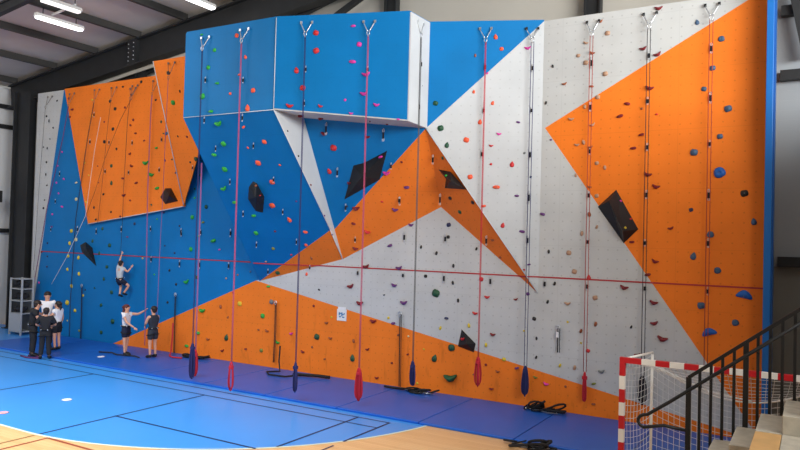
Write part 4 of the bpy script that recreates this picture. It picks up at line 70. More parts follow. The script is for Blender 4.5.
ROPES = [('thin grey rope down the far left grey strip', 'greyrope', (-23.785, 15.03, 8.529), (0.0, -1.0, 0.0), [(-23.897, 14.92, 8.392), (-24.084, 14.92, 5.531), (-24.247, 14.92, 2.264)], 1, None), ('dark purple rope slanting beside the far left grey strip', 'plum', (-22.352, 14.93, 8.496), (0.0, -1.0, 0.0), [(-22.398, 14.82, 8.324), (-22.819, 14.92, 6.921), (-23.606, 14.92, 4.407), (-24.332, 14.92, 1.172)], 2, None), ('black rope slanting down the left edge of the left orange panel', 'blackrope', (-20.982, 14.93, 8.516), (0.0, -1.0, 0.0), [(-20.999, 14.82, 8.347), (-21.279, 14.82, 6.829), (-21.911, 14.92, 4.132), (-22.039, 14.92, 1.324), (-22.039, 14.92, 0.081)], 2, None), ('brown rope down the left orange panel, second anchor from its left', 'brownrope', (-20.093, 14.93, 8.505), (0.0, -1.0, 0.0), [(-20.11, 14.82, 8.339), (-20.228, 14.82, 7.176), (-20.427, 14.82, 5.108), (-20.713, 14.92, 4.005)], 1, None), ('white rope slanting from the left orange panel towards the standing group', 'whiterope', None, None, [(-20.611, 14.82, 7.537), (-20.876, 14.82, 6.401), (-21.231, 14.82, 4.234), (-22.338, 14.92, 2.802), (-23.143, 14.92, 1.817)], 1, None), ('brown rope slanting steeply across the left orange panel', 'brownrope', (-19.041, 14.93, 8.476), (0.0, -1.0, 0.0), [(-19.082, 14.82, 8.316), (-19.579, 14.82, 7.401), (-20.325, 14.82, 6.11), (-20.741, 14.82, 5.113), (-21.465, 14.92, 4.032)], 1, None), ('dark top rope running down to the climbing child', 'blackrope', (-19.135, 14.93, 8.402), (0.0, -1.0, 0.0), [(-19.154, 14.82, 8.29), (-19.23, 14.82, 7.378), (-19.301, 14.82, 5.419), (-19.448, 14.92, 3.952), (-19.49, 14.92, 2.737)], 1, None), ('purple double rope behind the belayer in dark tank top', 'lilac', (-18.041, 14.93, 8.544), (0.0, -1.0, 0.0), [(-18.102, 14.82, 8.358), (-18.133, 14.82, 7.562), (-18.151, 14.82, 5.076), (-18.193, 14.92, 1.579), (-18.169, 14.92, 0.155)], 2, None),
 ('pale red rope from the tilted orange panel down to the mat', 'lilac', (-15.89, 13.671, 8.589), (0.0, -0.95, -0.31), [(-15.96, 13.616, 8.401), (-16.615, 14.143, 6.757), (-17.435, 14.82, 5.066), (-17.613, 14.92, 3.03), (-17.655, 14.92, 0.112)], 1, None), ('navy rope hanging from the box corner nearest the orange panels', 'navyrope', (-12.869, 12.084, 8.516), (0.02, -1.0, 0.0), [(-12.867, 11.974, 8.516), (-12.867, 11.974, 1.085)], 2, (1.085, 0.221, 'navyrope')), ('red and pink rope hanging from the left face of the box', 'pinkrope', (-11.614, 12.11, 8.554), (0.02, -1.0, 0.0), [(-11.612, 12.0, 8.554), (-11.612, 12.0, 0.765)], 2, (0.765, 0.095, 'redrope')), ('navy rope hanging from the box front left of the pink holds', 'navyrope', (-9.966, 12.373, 8.568), (0.32, -0.95, 0.0), [(-9.93, 12.269, 8.568), (-9.93, 12.269, 0.916)], 2, (0.916, 0.228, 'navyrope')), ('pink rope hanging past the black diamond block', 'pinkrope', (-8.58, 12.848, 8.533), (0.32, -0.95, 0.0), [(-8.544, 12.744, 8.533), (-8.544, 12.744, 0.875)], 2, (0.875, 0.157, 'redrope')), ('slim dark rope hanging from the white side of the box', 'greyrope', (-7.706, 13.585, 8.595), (1.0, -0.01, -0.0), [(-7.676, 13.585, 8.595), (-7.676, 13.585, 1.01)], 2, (1.01, 0.456, 'navyrope')), ('dull red rope hanging over the upper blue triangle', 'redrope', (-6.51, 14.518, 8.559), (0.39, -0.92, -0.0), [(-6.466, 14.417, 8.559), (-6.466, 14.417, 1.121)], 2, (1.121, 0.451, 'redrope')), ('navy rope hanging down the right edge of the white leaning panel', 'navyrope', (-5.55, 14.93, 8.544), (0.39, -0.92, -0.0), [(-5.506, 14.829, 8.544), (-5.506, 14.829, 0.971)], 2, (0.971, 0.286, 'navyrope')), ('pale red rope hanging down the right grey wall', 'dullred', (-4.207, 15.03, 8.545), (0.0, -1.0, 0.0), [(-4.207, 14.92, 8.545), (-4.207, 14.92, 0.979)], 2, (0.979, 0.341, 'redrope')),
 ('black rope hanging across the right grey and orange walls behind the goal', 'blackrope', (-3.017, 15.03, 8.549), (0.0, -1.0, 0.0), [(-3.017, 14.92, 8.549), (-3.017, 14.92, 1.039)], 2, (1.039, 0.448, 'blackrope')), ('brown red rope nearest the blue end post', 'dullred', (-1.828, 15.03, 8.558), (0.0, -1.0, 0.0), [(-1.828, 14.92, 8.558), (-1.828, 14.92, 1.262)], 2, None), ('lilac rope hanging beside the left edge of the blue wedge', 'lilac', None, None, [(-13.624, 12.78, 5.546), (-13.624, 12.78, 0.06)], 2, (0.741, 0.06, 'redrope'))]
HEIGHT_LINE = [(-24.05, 15.038, 2.95), (-23.97, 15.038, 2.95), (-23.89, 15.038, 2.95), (-23.81, 15.038, 2.95), (-23.73, 15.038, 2.95), (-23.65, 15.038, 2.95), (-23.57, 15.038, 2.95), (-23.49, 15.038, 2.95), (-23.41, 15.038, 2.95), (-23.33, 15.038, 2.95), (-23.25, 15.038, 2.95), (-23.17, 15.038, 2.95), (-23.09, 15.038, 2.95), (-23.01, 15.038, 2.95), (-22.93, 15.038, 2.95), (-22.85, 15.038, 2.95), (-22.77, 15.038, 2.95), (-22.69, 15.038, 2.95), (-22.61, 15.038, 2.95), (-22.53, 15.038, 2.95), (-22.45, 15.038, 2.95), (-22.37, 15.038, 2.95), (-22.29, 15.038, 2.95), (-22.21, 15.038, 2.95), (-22.13, 15.038, 2.95), (-22.05, 15.038, 2.95), (-21.97, 15.038, 2.95), (-21.89, 15.038, 2.95), (-21.81, 15.038, 2.95), (-21.73, 15.038, 2.95), (-21.65, 15.038, 2.95), (-21.57, 15.038, 2.95), (-21.49, 15.038, 2.95), (-21.41, 15.038, 2.95), (-21.33, 15.038, 2.95), (-21.25, 15.038, 2.95), (-21.17, 15.038, 2.95), (-21.09, 15.038, 2.95), (-21.01, 15.038, 2.95), (-20.93, 15.038, 2.95), (-20.85, 15.038, 2.95), (-20.77, 15.038, 2.95), (-20.69, 15.038, 2.95), (-20.61, 15.038, 2.95), (-20.53, 15.038, 2.95), (-20.45, 15.038, 2.95), (-20.37, 15.038, 2.95), (-20.29, 15.038, 2.95), (-20.21, 15.038, 2.95), (-20.13, 15.038, 2.95), (-20.05, 15.038, 2.95), (-19.97, 15.038, 2.95), (-19.89, 15.038, 2.95), (-19.81, 15.038, 2.95), (-19.73, 15.038, 2.95), (-19.65, 15.038, 2.95), (-19.57, 15.038, 2.95), (-19.49, 15.038, 2.95), (-19.41, 15.038, 2.95), (-19.33, 15.038, 2.95), (-19.25, 15.038, 2.95), (-19.17, 15.038, 2.95), (-19.09, 15.038, 2.95), (-19.01, 15.038, 2.95), (-18.93, 15.038, 2.95), (-18.85, 15.038, 2.95), (-18.77, 15.038, 2.95), (-18.69, 15.038, 2.95), (-18.61, 15.038, 2.95), (-18.53, 15.038, 2.95), (-18.45, 15.038, 2.95), (-18.37, 15.038, 2.95), (-18.29, 15.038, 2.95), (-18.21, 15.038, 2.95), (-18.13, 15.038, 2.95), (-18.05, 15.038, 2.95), (-17.97, 15.038, 2.95), (-17.89, 15.038, 2.95), (-17.81, 15.038, 2.95), (-17.73, 15.038, 2.95), (-17.65, 15.038, 2.95), (-17.57, 15.038, 2.95), (-17.49, 15.038, 2.95),
 (-17.41, 15.038, 2.95), (-17.33, 15.038, 2.95), (-17.25, 15.038, 2.95), (-17.17, 15.038, 2.95), (-17.09, 15.038, 2.95), (-17.01, 15.038, 2.95), (-16.93, 15.038, 2.95), (-16.85, 15.038, 2.95), (-16.77, 15.038, 2.95), (-16.69, 15.038, 2.95), (-16.61, 15.038, 2.95), (-16.53, 15.038, 2.95), (-16.45, 15.038, 2.95), (-16.37, 15.038, 2.95), (-16.29, 15.038, 2.95), (-16.21, 15.038, 2.95), (-16.13, 15.038, 2.95), (-16.05, 15.038, 2.95), (-15.97, 15.038, 2.95), (-15.89, 15.038, 2.95), (-15.81, 15.038, 2.95), (-15.73, 15.038, 2.95), (-15.65, 15.038, 2.95), (-15.57, 15.038, 2.95), (-15.49, 15.038, 2.95), (-15.41, 15.038, 2.95), (-15.33, 15.038, 2.95), (-15.25, 15.038, 2.95), (-15.17, 15.038, 2.95), (-15.09, 15.038, 2.95), (-15.01, 15.038, 2.95), (-14.93, 15.038, 2.95), (-14.85, 15.038, 2.95), (-14.77, 15.038, 2.95), (-14.69, 15.038, 2.95), (-14.61, 15.038, 2.95), (-14.53, 15.038, 2.95), (-14.45, 15.038, 2.95), (-14.37, 15.038, 2.95), (-14.29, 15.038, 2.95), (-14.21, 15.038, 2.95), (-14.13, 15.038, 2.95), (-14.05, 15.038, 2.95), (-13.97, 15.038, 2.95), (-13.89, 15.038, 2.95), (-13.81, 15.038, 2.95), (-13.73, 15.038, 2.95), (-13.65, 15.038, 2.95), (-13.57, 15.038, 2.95), (-13.489, 14.681, 2.943), (-13.409, 14.693, 2.943), (-13.329, 14.704, 2.943), (-13.249, 14.715, 2.943), (-13.169, 14.727, 2.943), (-13.089, 14.739, 2.943), (-13.008, 14.752, 2.943), (-12.929, 14.764, 2.943), (-12.849, 14.776, 2.943), (-12.768, 14.789, 2.943), (-12.688, 14.803, 2.943), (-12.608, 14.816, 2.943), (-12.528, 14.83, 2.943), (-12.448, 14.847, 2.943), (-12.368, 14.863, 2.943), (-12.288, 14.879, 2.943), (-12.208, 14.896, 2.943), (-12.128, 14.912, 2.943), (-12.048, 14.929, 2.943), (-11.968, 14.945, 2.943), (-11.888, 14.961, 2.943), (-11.808, 14.978, 2.943), (-11.728, 14.994, 2.943), (-11.648, 15.011, 2.943), (-11.568, 15.027, 2.943), (-11.49, 15.038, 2.95), (-11.41, 15.038, 2.95), (-11.33, 15.038, 2.95), (-11.25, 15.038, 2.95), (-11.17, 15.038, 2.95), (-11.09, 15.038, 2.95), (-11.01, 15.038, 2.95),
 (-10.93, 15.038, 2.95), (-10.85, 15.038, 2.95), (-10.77, 15.038, 2.95), (-10.69, 15.038, 2.95), (-10.61, 15.038, 2.95), (-10.53, 15.038, 2.95), (-10.45, 15.038, 2.95), (-10.37, 15.038, 2.95), (-10.29, 15.038, 2.95), (-10.21, 15.038, 2.95), (-10.13, 15.038, 2.95), (-10.05, 15.038, 2.95), (-9.97, 15.038, 2.95), (-9.89, 15.038, 2.95), (-9.81, 15.038, 2.95), (-9.73, 15.038, 2.95), (-9.65, 15.038, 2.95), (-9.57, 15.038, 2.95), (-9.49, 15.038, 2.95), (-9.41, 15.038, 2.95), (-9.33, 15.038, 2.95), (-9.25, 15.038, 2.95), (-9.17, 15.038, 2.95), (-9.09, 15.038, 2.95), (-9.01, 15.038, 2.95), (-8.93, 15.038, 2.95), (-8.85, 15.038, 2.95), (-8.77, 15.038, 2.95), (-8.69, 15.038, 2.95), (-8.61, 15.038, 2.95), (-8.53, 15.038, 2.95), (-8.45, 15.038, 2.95), (-8.37, 15.038, 2.95), (-8.29, 15.038, 2.95), (-8.21, 15.038, 2.95), (-8.13, 15.038, 2.95), (-8.05, 15.038, 2.95), (-7.97, 15.038, 2.95), (-7.89, 15.038, 2.95), (-7.81, 15.038, 2.95), (-7.73, 15.038, 2.95), (-7.65, 15.038, 2.95), (-7.57, 15.038, 2.95), (-7.49, 15.038, 2.95), (-7.41, 15.038, 2.95), (-7.33, 15.038, 2.95), (-7.25, 15.038, 2.95), (-7.17, 15.038, 2.95), (-7.09, 15.038, 2.95), (-7.01, 15.038, 2.95), (-6.93, 15.038, 2.95), (-6.85, 15.038, 2.95), (-6.77, 15.038, 2.95), (-6.69, 15.038, 2.95), (-6.61, 15.038, 2.95), (-6.53, 15.038, 2.95), (-6.45, 15.038, 2.95), (-6.37, 15.038, 2.95), (-6.29, 15.038, 2.95), (-6.21, 15.038, 2.95), (-6.13, 15.038, 2.95), (-6.05, 15.038, 2.95), (-5.97, 15.038, 2.95), (-5.89, 15.038, 2.95), (-5.81, 15.038, 2.95), (-5.734, 15.012, 2.945), (-5.654, 14.977, 2.945), (-5.574, 14.942, 2.945), (-5.485, 14.97, 2.95), (-5.405, 15.004, 2.95), (-5.325, 15.038, 2.95), (-5.25, 15.038, 2.95), (-5.17, 15.038, 2.95), (-5.09, 15.038, 2.95), (-5.01, 15.038, 2.95), (-4.93, 15.038, 2.95), (-4.85, 15.038, 2.95), (-4.77, 15.038, 2.95), (-4.69, 15.038, 2.95), (-4.61, 15.038, 2.95), (-4.53, 15.038, 2.95), (-4.45, 15.038, 2.95), (-4.37, 15.038, 2.95), (-4.29, 15.038, 2.95), (-4.21, 15.038, 2.95), (-4.13, 15.038, 2.95),
 (-4.05, 15.038, 2.95), (-3.97, 15.038, 2.95), (-3.89, 15.038, 2.95), (-3.81, 15.038, 2.95), (-3.73, 15.038, 2.95), (-3.65, 15.038, 2.95), (-3.57, 15.038, 2.95), (-3.49, 15.038, 2.95), (-3.41, 15.038, 2.95), (-3.33, 15.038, 2.95), (-3.25, 15.038, 2.95), (-3.17, 15.038, 2.95), (-3.09, 15.038, 2.95), (-3.01, 15.038, 2.95), (-2.93, 15.038, 2.95), (-2.85, 15.038, 2.95), (-2.77, 15.038, 2.95), (-2.69, 15.038, 2.95), (-2.61, 15.038, 2.95), (-2.53, 15.038, 2.95), (-2.45, 15.038, 2.95), (-2.37, 15.038, 2.95), (-2.29, 15.038, 2.95), (-2.21, 15.038, 2.95), (-2.13, 15.038, 2.95), (-2.05, 15.038, 2.95), (-1.97, 15.038, 2.95), (-1.89, 15.038, 2.95), (-1.81, 15.038, 2.95), (-1.73, 15.038, 2.95), (-1.65, 15.038, 2.95), (-1.57, 15.038, 2.95), (-1.49, 15.038, 2.95), (-1.41, 15.038, 2.95), (-1.33, 15.038, 2.95), (-1.25, 15.038, 2.95), (-1.17, 15.038, 2.95), (-1.09, 15.038, 2.95), (-1.01, 15.038, 2.95), (-0.93, 15.038, 2.95), (-0.85, 15.038, 2.95)]
SLINGS = [('black ground sling hanging on low orange band left of pink strand', [(-12.906, 14.98, 1.846), (-12.895, 14.98, 1.095), (-12.915, 14.98, 0.203)]), ('black ground sling hanging where grey meets orange at centre', [(-8.862, 14.98, 1.849), (-8.853, 14.98, 1.079), (-8.837, 14.98, 0.063)]), ('black and white ground sling on right grey wall', [(-4.831, 14.98, 1.851), (-4.831, 14.98, 1.324)]), ('black ground sling beside the belayer in dark tank top', [(-16.923, 14.98, 1.818), (-16.924, 14.98, 0.893), (-16.901, 14.98, -0.057)]), ('navy ground sling hanging low on left blue wall', [(-21.532, 14.98, 1.837), (-21.503, 14.98, 0.847), (-21.505, 14.98, -0.074)])]
SIGN = (-10.676, 15.05, 1.684)
CAM = [(0.858919, 0.511453, 0.025943), (-0.01143, -0.031499, 0.999438), (-0.511983, 0.858734, 0.021209), 697.735]

# ------------------------------------------------------------------ helpers
def lin(c):
    return tuple(((v / 255) / 12.92 if v / 255 <= .04045 else ((v / 255 + .055) / 1.055) ** 2.4) for v in c)
MATS = {}
def mat(name, rgb, rough=.6, metal=0, spec=.5, noise=.0, nscale=8, emit=None, bump=0, bscale=60):
    if name in MATS: return MATS[name]
    m = bpy.data.materials.new(name); m.use_nodes = True; nt = m.node_tree; b = nt.nodes['Principled BSDF']
    c = lin(rgb) + (1,)
    b.inputs['Base Color'].default_value = c; b.inputs['Roughness'].default_value = rough
    b.inputs['Metallic'].default_value = metal; b.inputs['Specular IOR Level'].default_value = spec
    tc = nt.nodes.new('ShaderNodeTexCoord')
    if noise:
        n = nt.nodes.new('ShaderNodeTexNoise'); n.inputs['Scale'].default_value = nscale; n.inputs['Detail'].default_value = 4
        r = nt.nodes.new('ShaderNodeValToRGB')
        r.color_ramp.elements[0].position = .3; r.color_ramp.elements[1].position = .7
        r.color_ramp.elements[0].color = tuple(v * (1 - noise) for v in c[:3]) + (1,); r.color_ramp.elements[1].color = tuple(min(1, v * (1 + noise)) for v in c[:3]) + (1,)
        nt.links.new(tc.outputs['Object'], n.inputs['Vector']); nt.links.new(n.outputs['Fac'], r.inputs[0]); nt.links.new(r.outputs[0], b.inputs['Base Color'])
    if bump:
        n2 = nt.nodes.new('ShaderNodeTexNoise'); n2.inputs['Scale'].default_value = bscale
        bp = nt.nodes.new('ShaderNodeBump'); bp.inputs['Strength'].default_value = bump; bp.inputs['Distance'].default_value = .01
        nt.links.new(tc.outputs['Object'], n2.inputs['Vector']); nt.links.new(n2.outputs['Fac'], bp.inputs['Height']); nt.links.new(bp.outputs[0], b.inputs['Normal'])
    if emit:
        b.inputs['Emission Color'].default_value = (1, 1, 1, 1); b.inputs['Emission Strength'].default_value = emit
    MATS[name] = m; return m
def panel_mat(name, rgb, dots=.35, seam=.12, scuff=0):
    """painted plywood: drilled bolt-hole grid, panel joints, faint chalk wear"""
    m = bpy.data.materials.new(name); m.use_nodes = True; nt = m.node_tree; b = nt.nodes['Principled BSDF']
    N, L = nt.nodes.new, nt.links.new
    b.inputs['Roughness'].default_value = .52; b.inputs['Specular IOR Level'].default_value = .2
    tc = N('ShaderNodeTexCoord'); sep = N('ShaderNodeSeparateXYZ'); L(tc.outputs['Object'], sep.inputs[0])
    cmb = N('ShaderNodeCombineXYZ'); L(sep.outputs[0], cmb.inputs[0]); L(sep.outputs[2], cmb.inputs[1])
    vo = N('ShaderNodeTexVoronoi'); vo.voronoi_dimensions = '2D'; vo.inputs['Scale'].default_value = 1 / .2; vo.inputs['Randomness'].default_value = 0.0
    L(cmb.outputs[0], vo.inputs['Vector'])
    lt = N('ShaderNodeMath'); lt.operation = 'LESS_THAN'; lt.inputs[1].default_value = .085; L(vo.outputs['Distance'], lt.inputs[0])
    br = N('ShaderNodeTexBrick'); br.offset = 0; br.inputs['Scale'].default_value = 1; br.inputs['Brick Width'].default_value = 2.44; br.inputs['Row Height'].default_value = 1.22
    br.inputs['Mortar Size'].default_value = .006; br.inputs['Mortar Smooth'].default_value = 0
    br.inputs['Color1'].default_value = br.inputs['Color2'].default_value = (0, 0, 0, 1); br.inputs['Mortar'].default_value = (1, 1, 1, 1)
    L(cmb.outputs[0], br.inputs['Vector'])
    no = N('ShaderNodeTexNoise'); no.inputs['Scale'].default_value = 1.3; no.inputs['Detail'].default_value = 6; L(tc.outputs['Object'], no.inputs['Vector'])
    c = Vector(lin(rgb))
    rp = N('ShaderNodeValToRGB'); rp.color_ramp.elements[0].position = .3; rp.color_ramp.elements[1].position = .72
    rp.color_ramp.elements[0].color = tuple(c * .93) + (1,); rp.color_ramp.elements[1].color = tuple(min(1, v * 1.05) for v in c) + (1,)
    L(no.outputs['Fac'], rp.inputs[0])
    def mixin(prev, fac, amt):
        mu = N('ShaderNodeMath'); mu.operation = 'MULTIPLY'; mu.inputs[1].default_value = amt; L(fac, mu.inputs[0])
        mx = N('ShaderNodeMixRGB'); mx.inputs[2].default_value = tuple(c * .25) + (1,); L(mu.outputs[0], mx.inputs[0]); L(prev, mx.inputs[1]); return mx.outputs[0]
    o = mixin(rp.outputs[0], lt.outputs[0], dots); o = mixin(o, br.outputs['Color'], seam)
    if scuff:
        mp2 = N('ShaderNodeMapping'); mp2.inputs['Scale'].default_value = (5.5, 1, 1.5); L(tc.outputs['Object'], mp2.inputs[0])
        n2 = N('ShaderNodeTexNoise'); n2.inputs['Scale'].default_value = 1; n2.inputs['Detail'].default_value = 5; L(mp2.outputs[0], n2.inputs['Vector'])
        r2 = N('ShaderNodeValToRGB'); r2.color_ramp.elements[0].position = .60; r2.color_ramp.elements[1].position = .74; L(n2.outputs['Fac'], r2.inputs[0])
        zz = N('ShaderNodeMapRange'); zz.inputs[1].default_value = 2.6; zz.inputs[2].default_value = 1.2; L(sep.outputs[2], zz.inputs[0])
        mm = N('ShaderNodeMath'); mm.operation = 'MULTIPLY'; L(r2.outputs[0], mm.inputs[0]); L(zz.outputs[0], mm.inputs[1]); o = mixin(o, mm.outputs[0], scuff)
    L(o, b.inputs['Base Color']); MATS[name] = m; return m
def link(name, me, m=None, parent=None, loc=None):
    o = bpy.data.objects.new(name, me); COLL.objects.link(o)
    if m is not None and me is not None: me.materials.append(m)
    if parent is not None: o.parent = parent
    if loc is not None: o.location = loc
    return o
def tag(o, label=None, cat=None, group=None, kind=None):
    if label: o['label'] = label
    if cat: o['category'] = cat
    if group: o['group'] = group
    if kind: o['kind'] = kind
    return o
def empty(name, loc, label, cat, group=None, rz=0):
    o = bpy.data.objects.new(name, None); COLL.objects.link(o); o.location = loc; o.rotation_euler = (0, 0, rz); o.empty_display_size = .1
    return tag(o, label, cat, group)
class MB:
    """collects shapes into one mesh"""
    def __init__(s): s.bm = bmesh.new()
    def face(s, pts, mi=0):
        f = s.bm.faces.new([s.bm.verts.new(p) for p in pts]); f.material_index = mi; return f
    def box(s, a, b, mi=0, M=None):
        x0, y0, z0 = a; x1, y1, z1 = b
        v = [Vector(p) for p in ((x0,y0,z0),(x1,y0,z0),(x1,y1,z0),(x0,y1,z0),(x0,y0,z1),(x1,y0,z1),(x1,y1,z1),(x0,y1,z1))]
        if M is not None: v = [M @ p for p in v]
        v = [s.bm.verts.new(p) for p in v]
        for q in ((3,2,1,0),(4,5,6,7),(0,1,5,4),(1,2,6,5),(2,3,7,6),(3,0,4,7)):
            f = s.bm.faces.new([v[i] for i in q]); f.material_index = mi
        return s
    def beam(s, p, q, w, hgt, mi=0, up=(0, 0, 1)):
        p, q = Vector(p), Vector(q); d = (q - p); L = d.length; d.normalize(); up = Vector(up)
        sd = d.cross(up); sd.normalize(); u2 = sd.cross(d)
        M = Matrix((sd, d, u2)).transposed().to_4x4(); M.translation = p
        return s.box((-w/2, 0, -hgt/2), (w/2, L, hgt/2), mi, M)
    def tube(s, pts, r, n=6, closed=False, mi=0, caps=True):
        pts = [Vector(p) for p in pts]; k = len(pts); rings = []; prev = None
        rr = r if isinstance(r, (list, tuple)) else [r] * k
        for i, p in enumerate(pts):
            a = pts[i-1] if (i > 0 or closed) else p; b = pts[(i+1) % k] if (i < k-1 or closed) else p
            d = (b - a); d = d.normalized() if d.length > 1e-9 else Vector((0, 0, 1))
            if prev is None:
                ref = Vector((0, 0, 1)) if abs(d.z) < .9 else Vector((1, 0, 0)); x = d.cross(ref).normalized()
            else:
                x = prev - d * prev.dot(d); x = x.normalized() if x.length > 1e-6 else d.cross(Vector((0, 0, 1))).normalized()
            prev = x; y = d.cross(x)
            rings.append([s.bm.verts.new(p + (x * math.cos(2*math.pi*j/n) + y * math.sin(2*math.pi*j/n)) * rr[i]) for j in range(n)])
        m = k if closed else k - 1
        for i in range(m):
            A, B = rings[i], rings[(i+1) % k]
            for j in range(n):
                f = s.bm.faces.new((A[j], A[(j+1) % n], B[(j+1) % n], B[j])); f.material_index = mi; f.smooth = True
        if not closed and caps:
            for R_ in (rings[0][::-1], rings[-1]):
                f = s.bm.faces.new(R_); f.material_index = mi
        return s
    def ball(s, c, r, sub=2, M=None, mi=0):
        Mt = Matrix.Translation(Vector(c)) @ (M if M is not None else Matrix.Identity(4)) @ Matrix.Diagonal((*(r if isinstance(r, (tuple, list)) else (r, r, r)), 1))
        g = bmesh.ops.create_icosphere(s.bm, subdivisions=sub, radius=1, matrix=Mt)
        for v in g['verts']:
            for f in v.link_faces: f.material_index = mi; f.smooth = True
        return s
    def mesh(s, name):
        bmesh.ops.recalc_face_normals(s.bm, faces=s.bm.faces)
        me = bpy.data.meshes.new(name); s.bm.to_mesh(me); s.bm.free(); return me
    def build(s, name, m, parent=None, loc=None, bevel=0):
        me = s.mesh(name); o = link(name, me, None, parent, loc)
        for x in (m if isinstance(m, (list, tuple)) else [m]): me.materials.append(x)
        if bevel:
            bv = o.modifiers.new('bevel', 'BEVEL'); bv.width = bevel; bv.segments = 2; bv.limit_method = 'ANGLE'
        return o
def struct(o): o['kind'] = 'structure'; return o
def frame_from_normal(n, roll=0):
    z = Vector(n).normalized(); up = Vector((0, 0, 1)) if abs(z.z) < .95 else Vector((0, 1, 0))
    x = up.cross(z).normalized(); y = z.cross(x)
    return (Matrix((x, y, z)).transposed() @ Matrix.Rotation(roll, 3, 'Z')).to_4x4()

# ------------------------------------------------------------------ materials
M_BLUE = panel_mat('blue paint', (4, 116, 184), .06, .06)
M_ORANGE = panel_mat('orange paint', (244, 128, 40), .22, .10, .32)
M_GREY = panel_mat('grey paint', (196, 200, 200), .26, .10)
M_WHITE = panel_mat('white grey paint', (196, 202, 206), .16, .04)
M_PALE = panel_mat('pale underside paint', (190, 190, 186), .1, .05)
M_TRIM = mat('white edge paint', (205, 215, 220), .5)
M_STEEL_BLACK = mat('charcoal steel', (34, 36, 38), .55, 0, .4, .15, 3)
M_PURLIN = mat('dark grey purlin steel', (58, 58, 57), .6, 0, .4, .1, 3)
M_ROOF = mat('grey roof lining', (190, 187, 182), .8, 0, .3, .06, .7)
M_CLAD = mat('beige grey cladding', (186, 183, 174), .6, 0, .4, .03, 1)
M_BLACKPAINT = mat('matt black plywood', (24, 25, 27), .55, 0, .4, .2, 6)
M_STEEL = mat('bright steel', (205, 210, 214), .3, .8)
M_DULL = mat('dull steel', (120, 112, 106), .6, .3)
M_SLING = mat('black webbing', (22, 22, 25), .8)
M_NAVY = mat('navy cotton', (25, 32, 58), .9)
M_SKIN = mat('skin', (214, 160, 132), .55)
M_DARKCLOTH = mat('black sports cloth', (25, 27, 33), .85)
M_SLATECLOTH = mat('dark slate cloth', (42, 50, 62), .85)
M_WHITECLOTH = mat('white cotton', (232, 234, 238), .85)
M_GREYCLOTH = mat('pale grey cotton', (190, 198, 205), .85)
M_HAIR = mat('dark brown hair', (34, 24, 20), .6)
M_REDHAIR = mat('auburn hair', (92, 38, 32), .6)
M_SHOE = mat('black shoe rubber', (20, 20, 22), .6)
M_EYE = mat('dark eye', (25, 18, 15), .3)
M_CONC = mat('pale concrete', (196, 190, 174), .85, 0, .3, .12, 9, None, .25, 40)
M_BOARD = mat('varnished pine board', (222, 178, 118), .45, 0, .4, .12, 4)
M_RAIL = mat('black painted rail', (22, 23, 24), .45)
M_GOALRED = mat('goal red', (196, 26, 38), .45)
M_GOALWHITE = mat('goal white', (236, 236, 230), .45)
M_NET = mat('white net cord', (225, 228, 228), .8)

# ------------------------------------------------------------------ floor
m_wood = bpy.data.materials.new('pale sprung wood floor'); m_wood.use_nodes = True
nt = m_wood.node_tree; b = nt.nodes['Principled BSDF']; b.inputs['Roughness'].default_value = .38
tc = nt.nodes.new('ShaderNodeTexCoord'); mp = nt.nodes.new('ShaderNodeMapping'); mp.inputs['Rotation'].default_value = (0, 0, 0)
bk = nt.nodes.new('ShaderNodeTexBrick'); bk.inputs['Scale'].default_value = 1; bk.inputs['Brick Width'].default_value = 1.6; bk.inputs['Row Height'].default_value = .09
bk.inputs['Mortar Size'].default_value = .002; bk.inputs['Color1'].default_value = lin((228, 184, 130)) + (1,); bk.inputs['Color2'].default_value = lin((218, 170, 116)) + (1,); bk.inputs['Mortar'].default_value = lin((186, 140, 92)) + (1,)
nt.links.new(tc.outputs['Object'], mp.inputs[0]); nt.links.new(mp.outputs[0], bk.inputs['Vector']); nt.links.new(bk.outputs[0], b.inputs['Base Color'])
m_court = mat('blue court coating', (62, 146, 226), .33, 0, .45, .03, .6)
m_navyl = mat('dark blue line paint', (14, 40, 84), .5)
m_cream = mat('cream line paint', (214, 222, 196), .5)
m_redl = mat('red brown line paint', (150, 74, 48), .5)
m_olive = mat('olive line paint', (150, 116, 72), .5)
fl = MB()
fl.box((-27.6, -6, -.12), (8, 16.1, 0))
cx, cy, cr = -12.5, 13.6, 6.0
def arc(r, z, n=48):
    return [(cx + r * math.cos(-a), cy + r * math.sin(-a), z) for a in [math.pi/2 * i / n for i in range(n + 1)]]
blue = [(cx + cr, 15.6, .002)] + arc(cr, .002) + [(-27.5, cy - cr, .002), (-27.5, 15.6, .002)]
fl.face(blue, 1)
A_, B_ = arc(cr - .03, .004), arc(cr + .03, .004)
for i in range(len(A_) - 1): fl.face([A_[i], A_[i+1], B_[i+1], B_[i]], 3)
fl.face([A_[-1], (-27.5, cy - cr + .03, .004), (-27.5, cy - cr - .03, .004), B_[-1]], 3)
def fline(x0, y0, x1, y1, mi, w=.05):
    if abs(x1 - x0) > abs(y1 - y0): q = [(x0, y0-w/2), (x1, y0-w/2), (x1, y0+w/2), (x0, y0+w/2)]
    else: q = [(x0-w/2, y0), (x0+w/2, y0), (x0+w/2, y1), (x0-w/2, y1)]
    fl.face([(x, y, .006) for x, y in q], mi)
fline(-22, 12.10, -7.34, 12.10, 2, .04); fline(-22, 11.64, -7.34, 11.64, 2, .04)
fline(-12.07, 7.65, -12.07, 11.64, 2); fline(-16.1, 7.65, -16.1, 11.64, 2); fline(-12.1, 9.26, -8.33, 9.26, 2)
fline(-8.1, 9.55, -8.1, 12.1, 2); fline(-7.34, 10.5, -7.34, 12.12, 2); fline(-7.34, 9.2, -7.34, 10.2, 2, .04)
fline(-12.07, 5.5, -12.07, 7.56, 5); fline(-11.73, 5.5, -11.73, 7.6, 4); fline(-11.73, 7.6, -10.0, 7.6, 4)
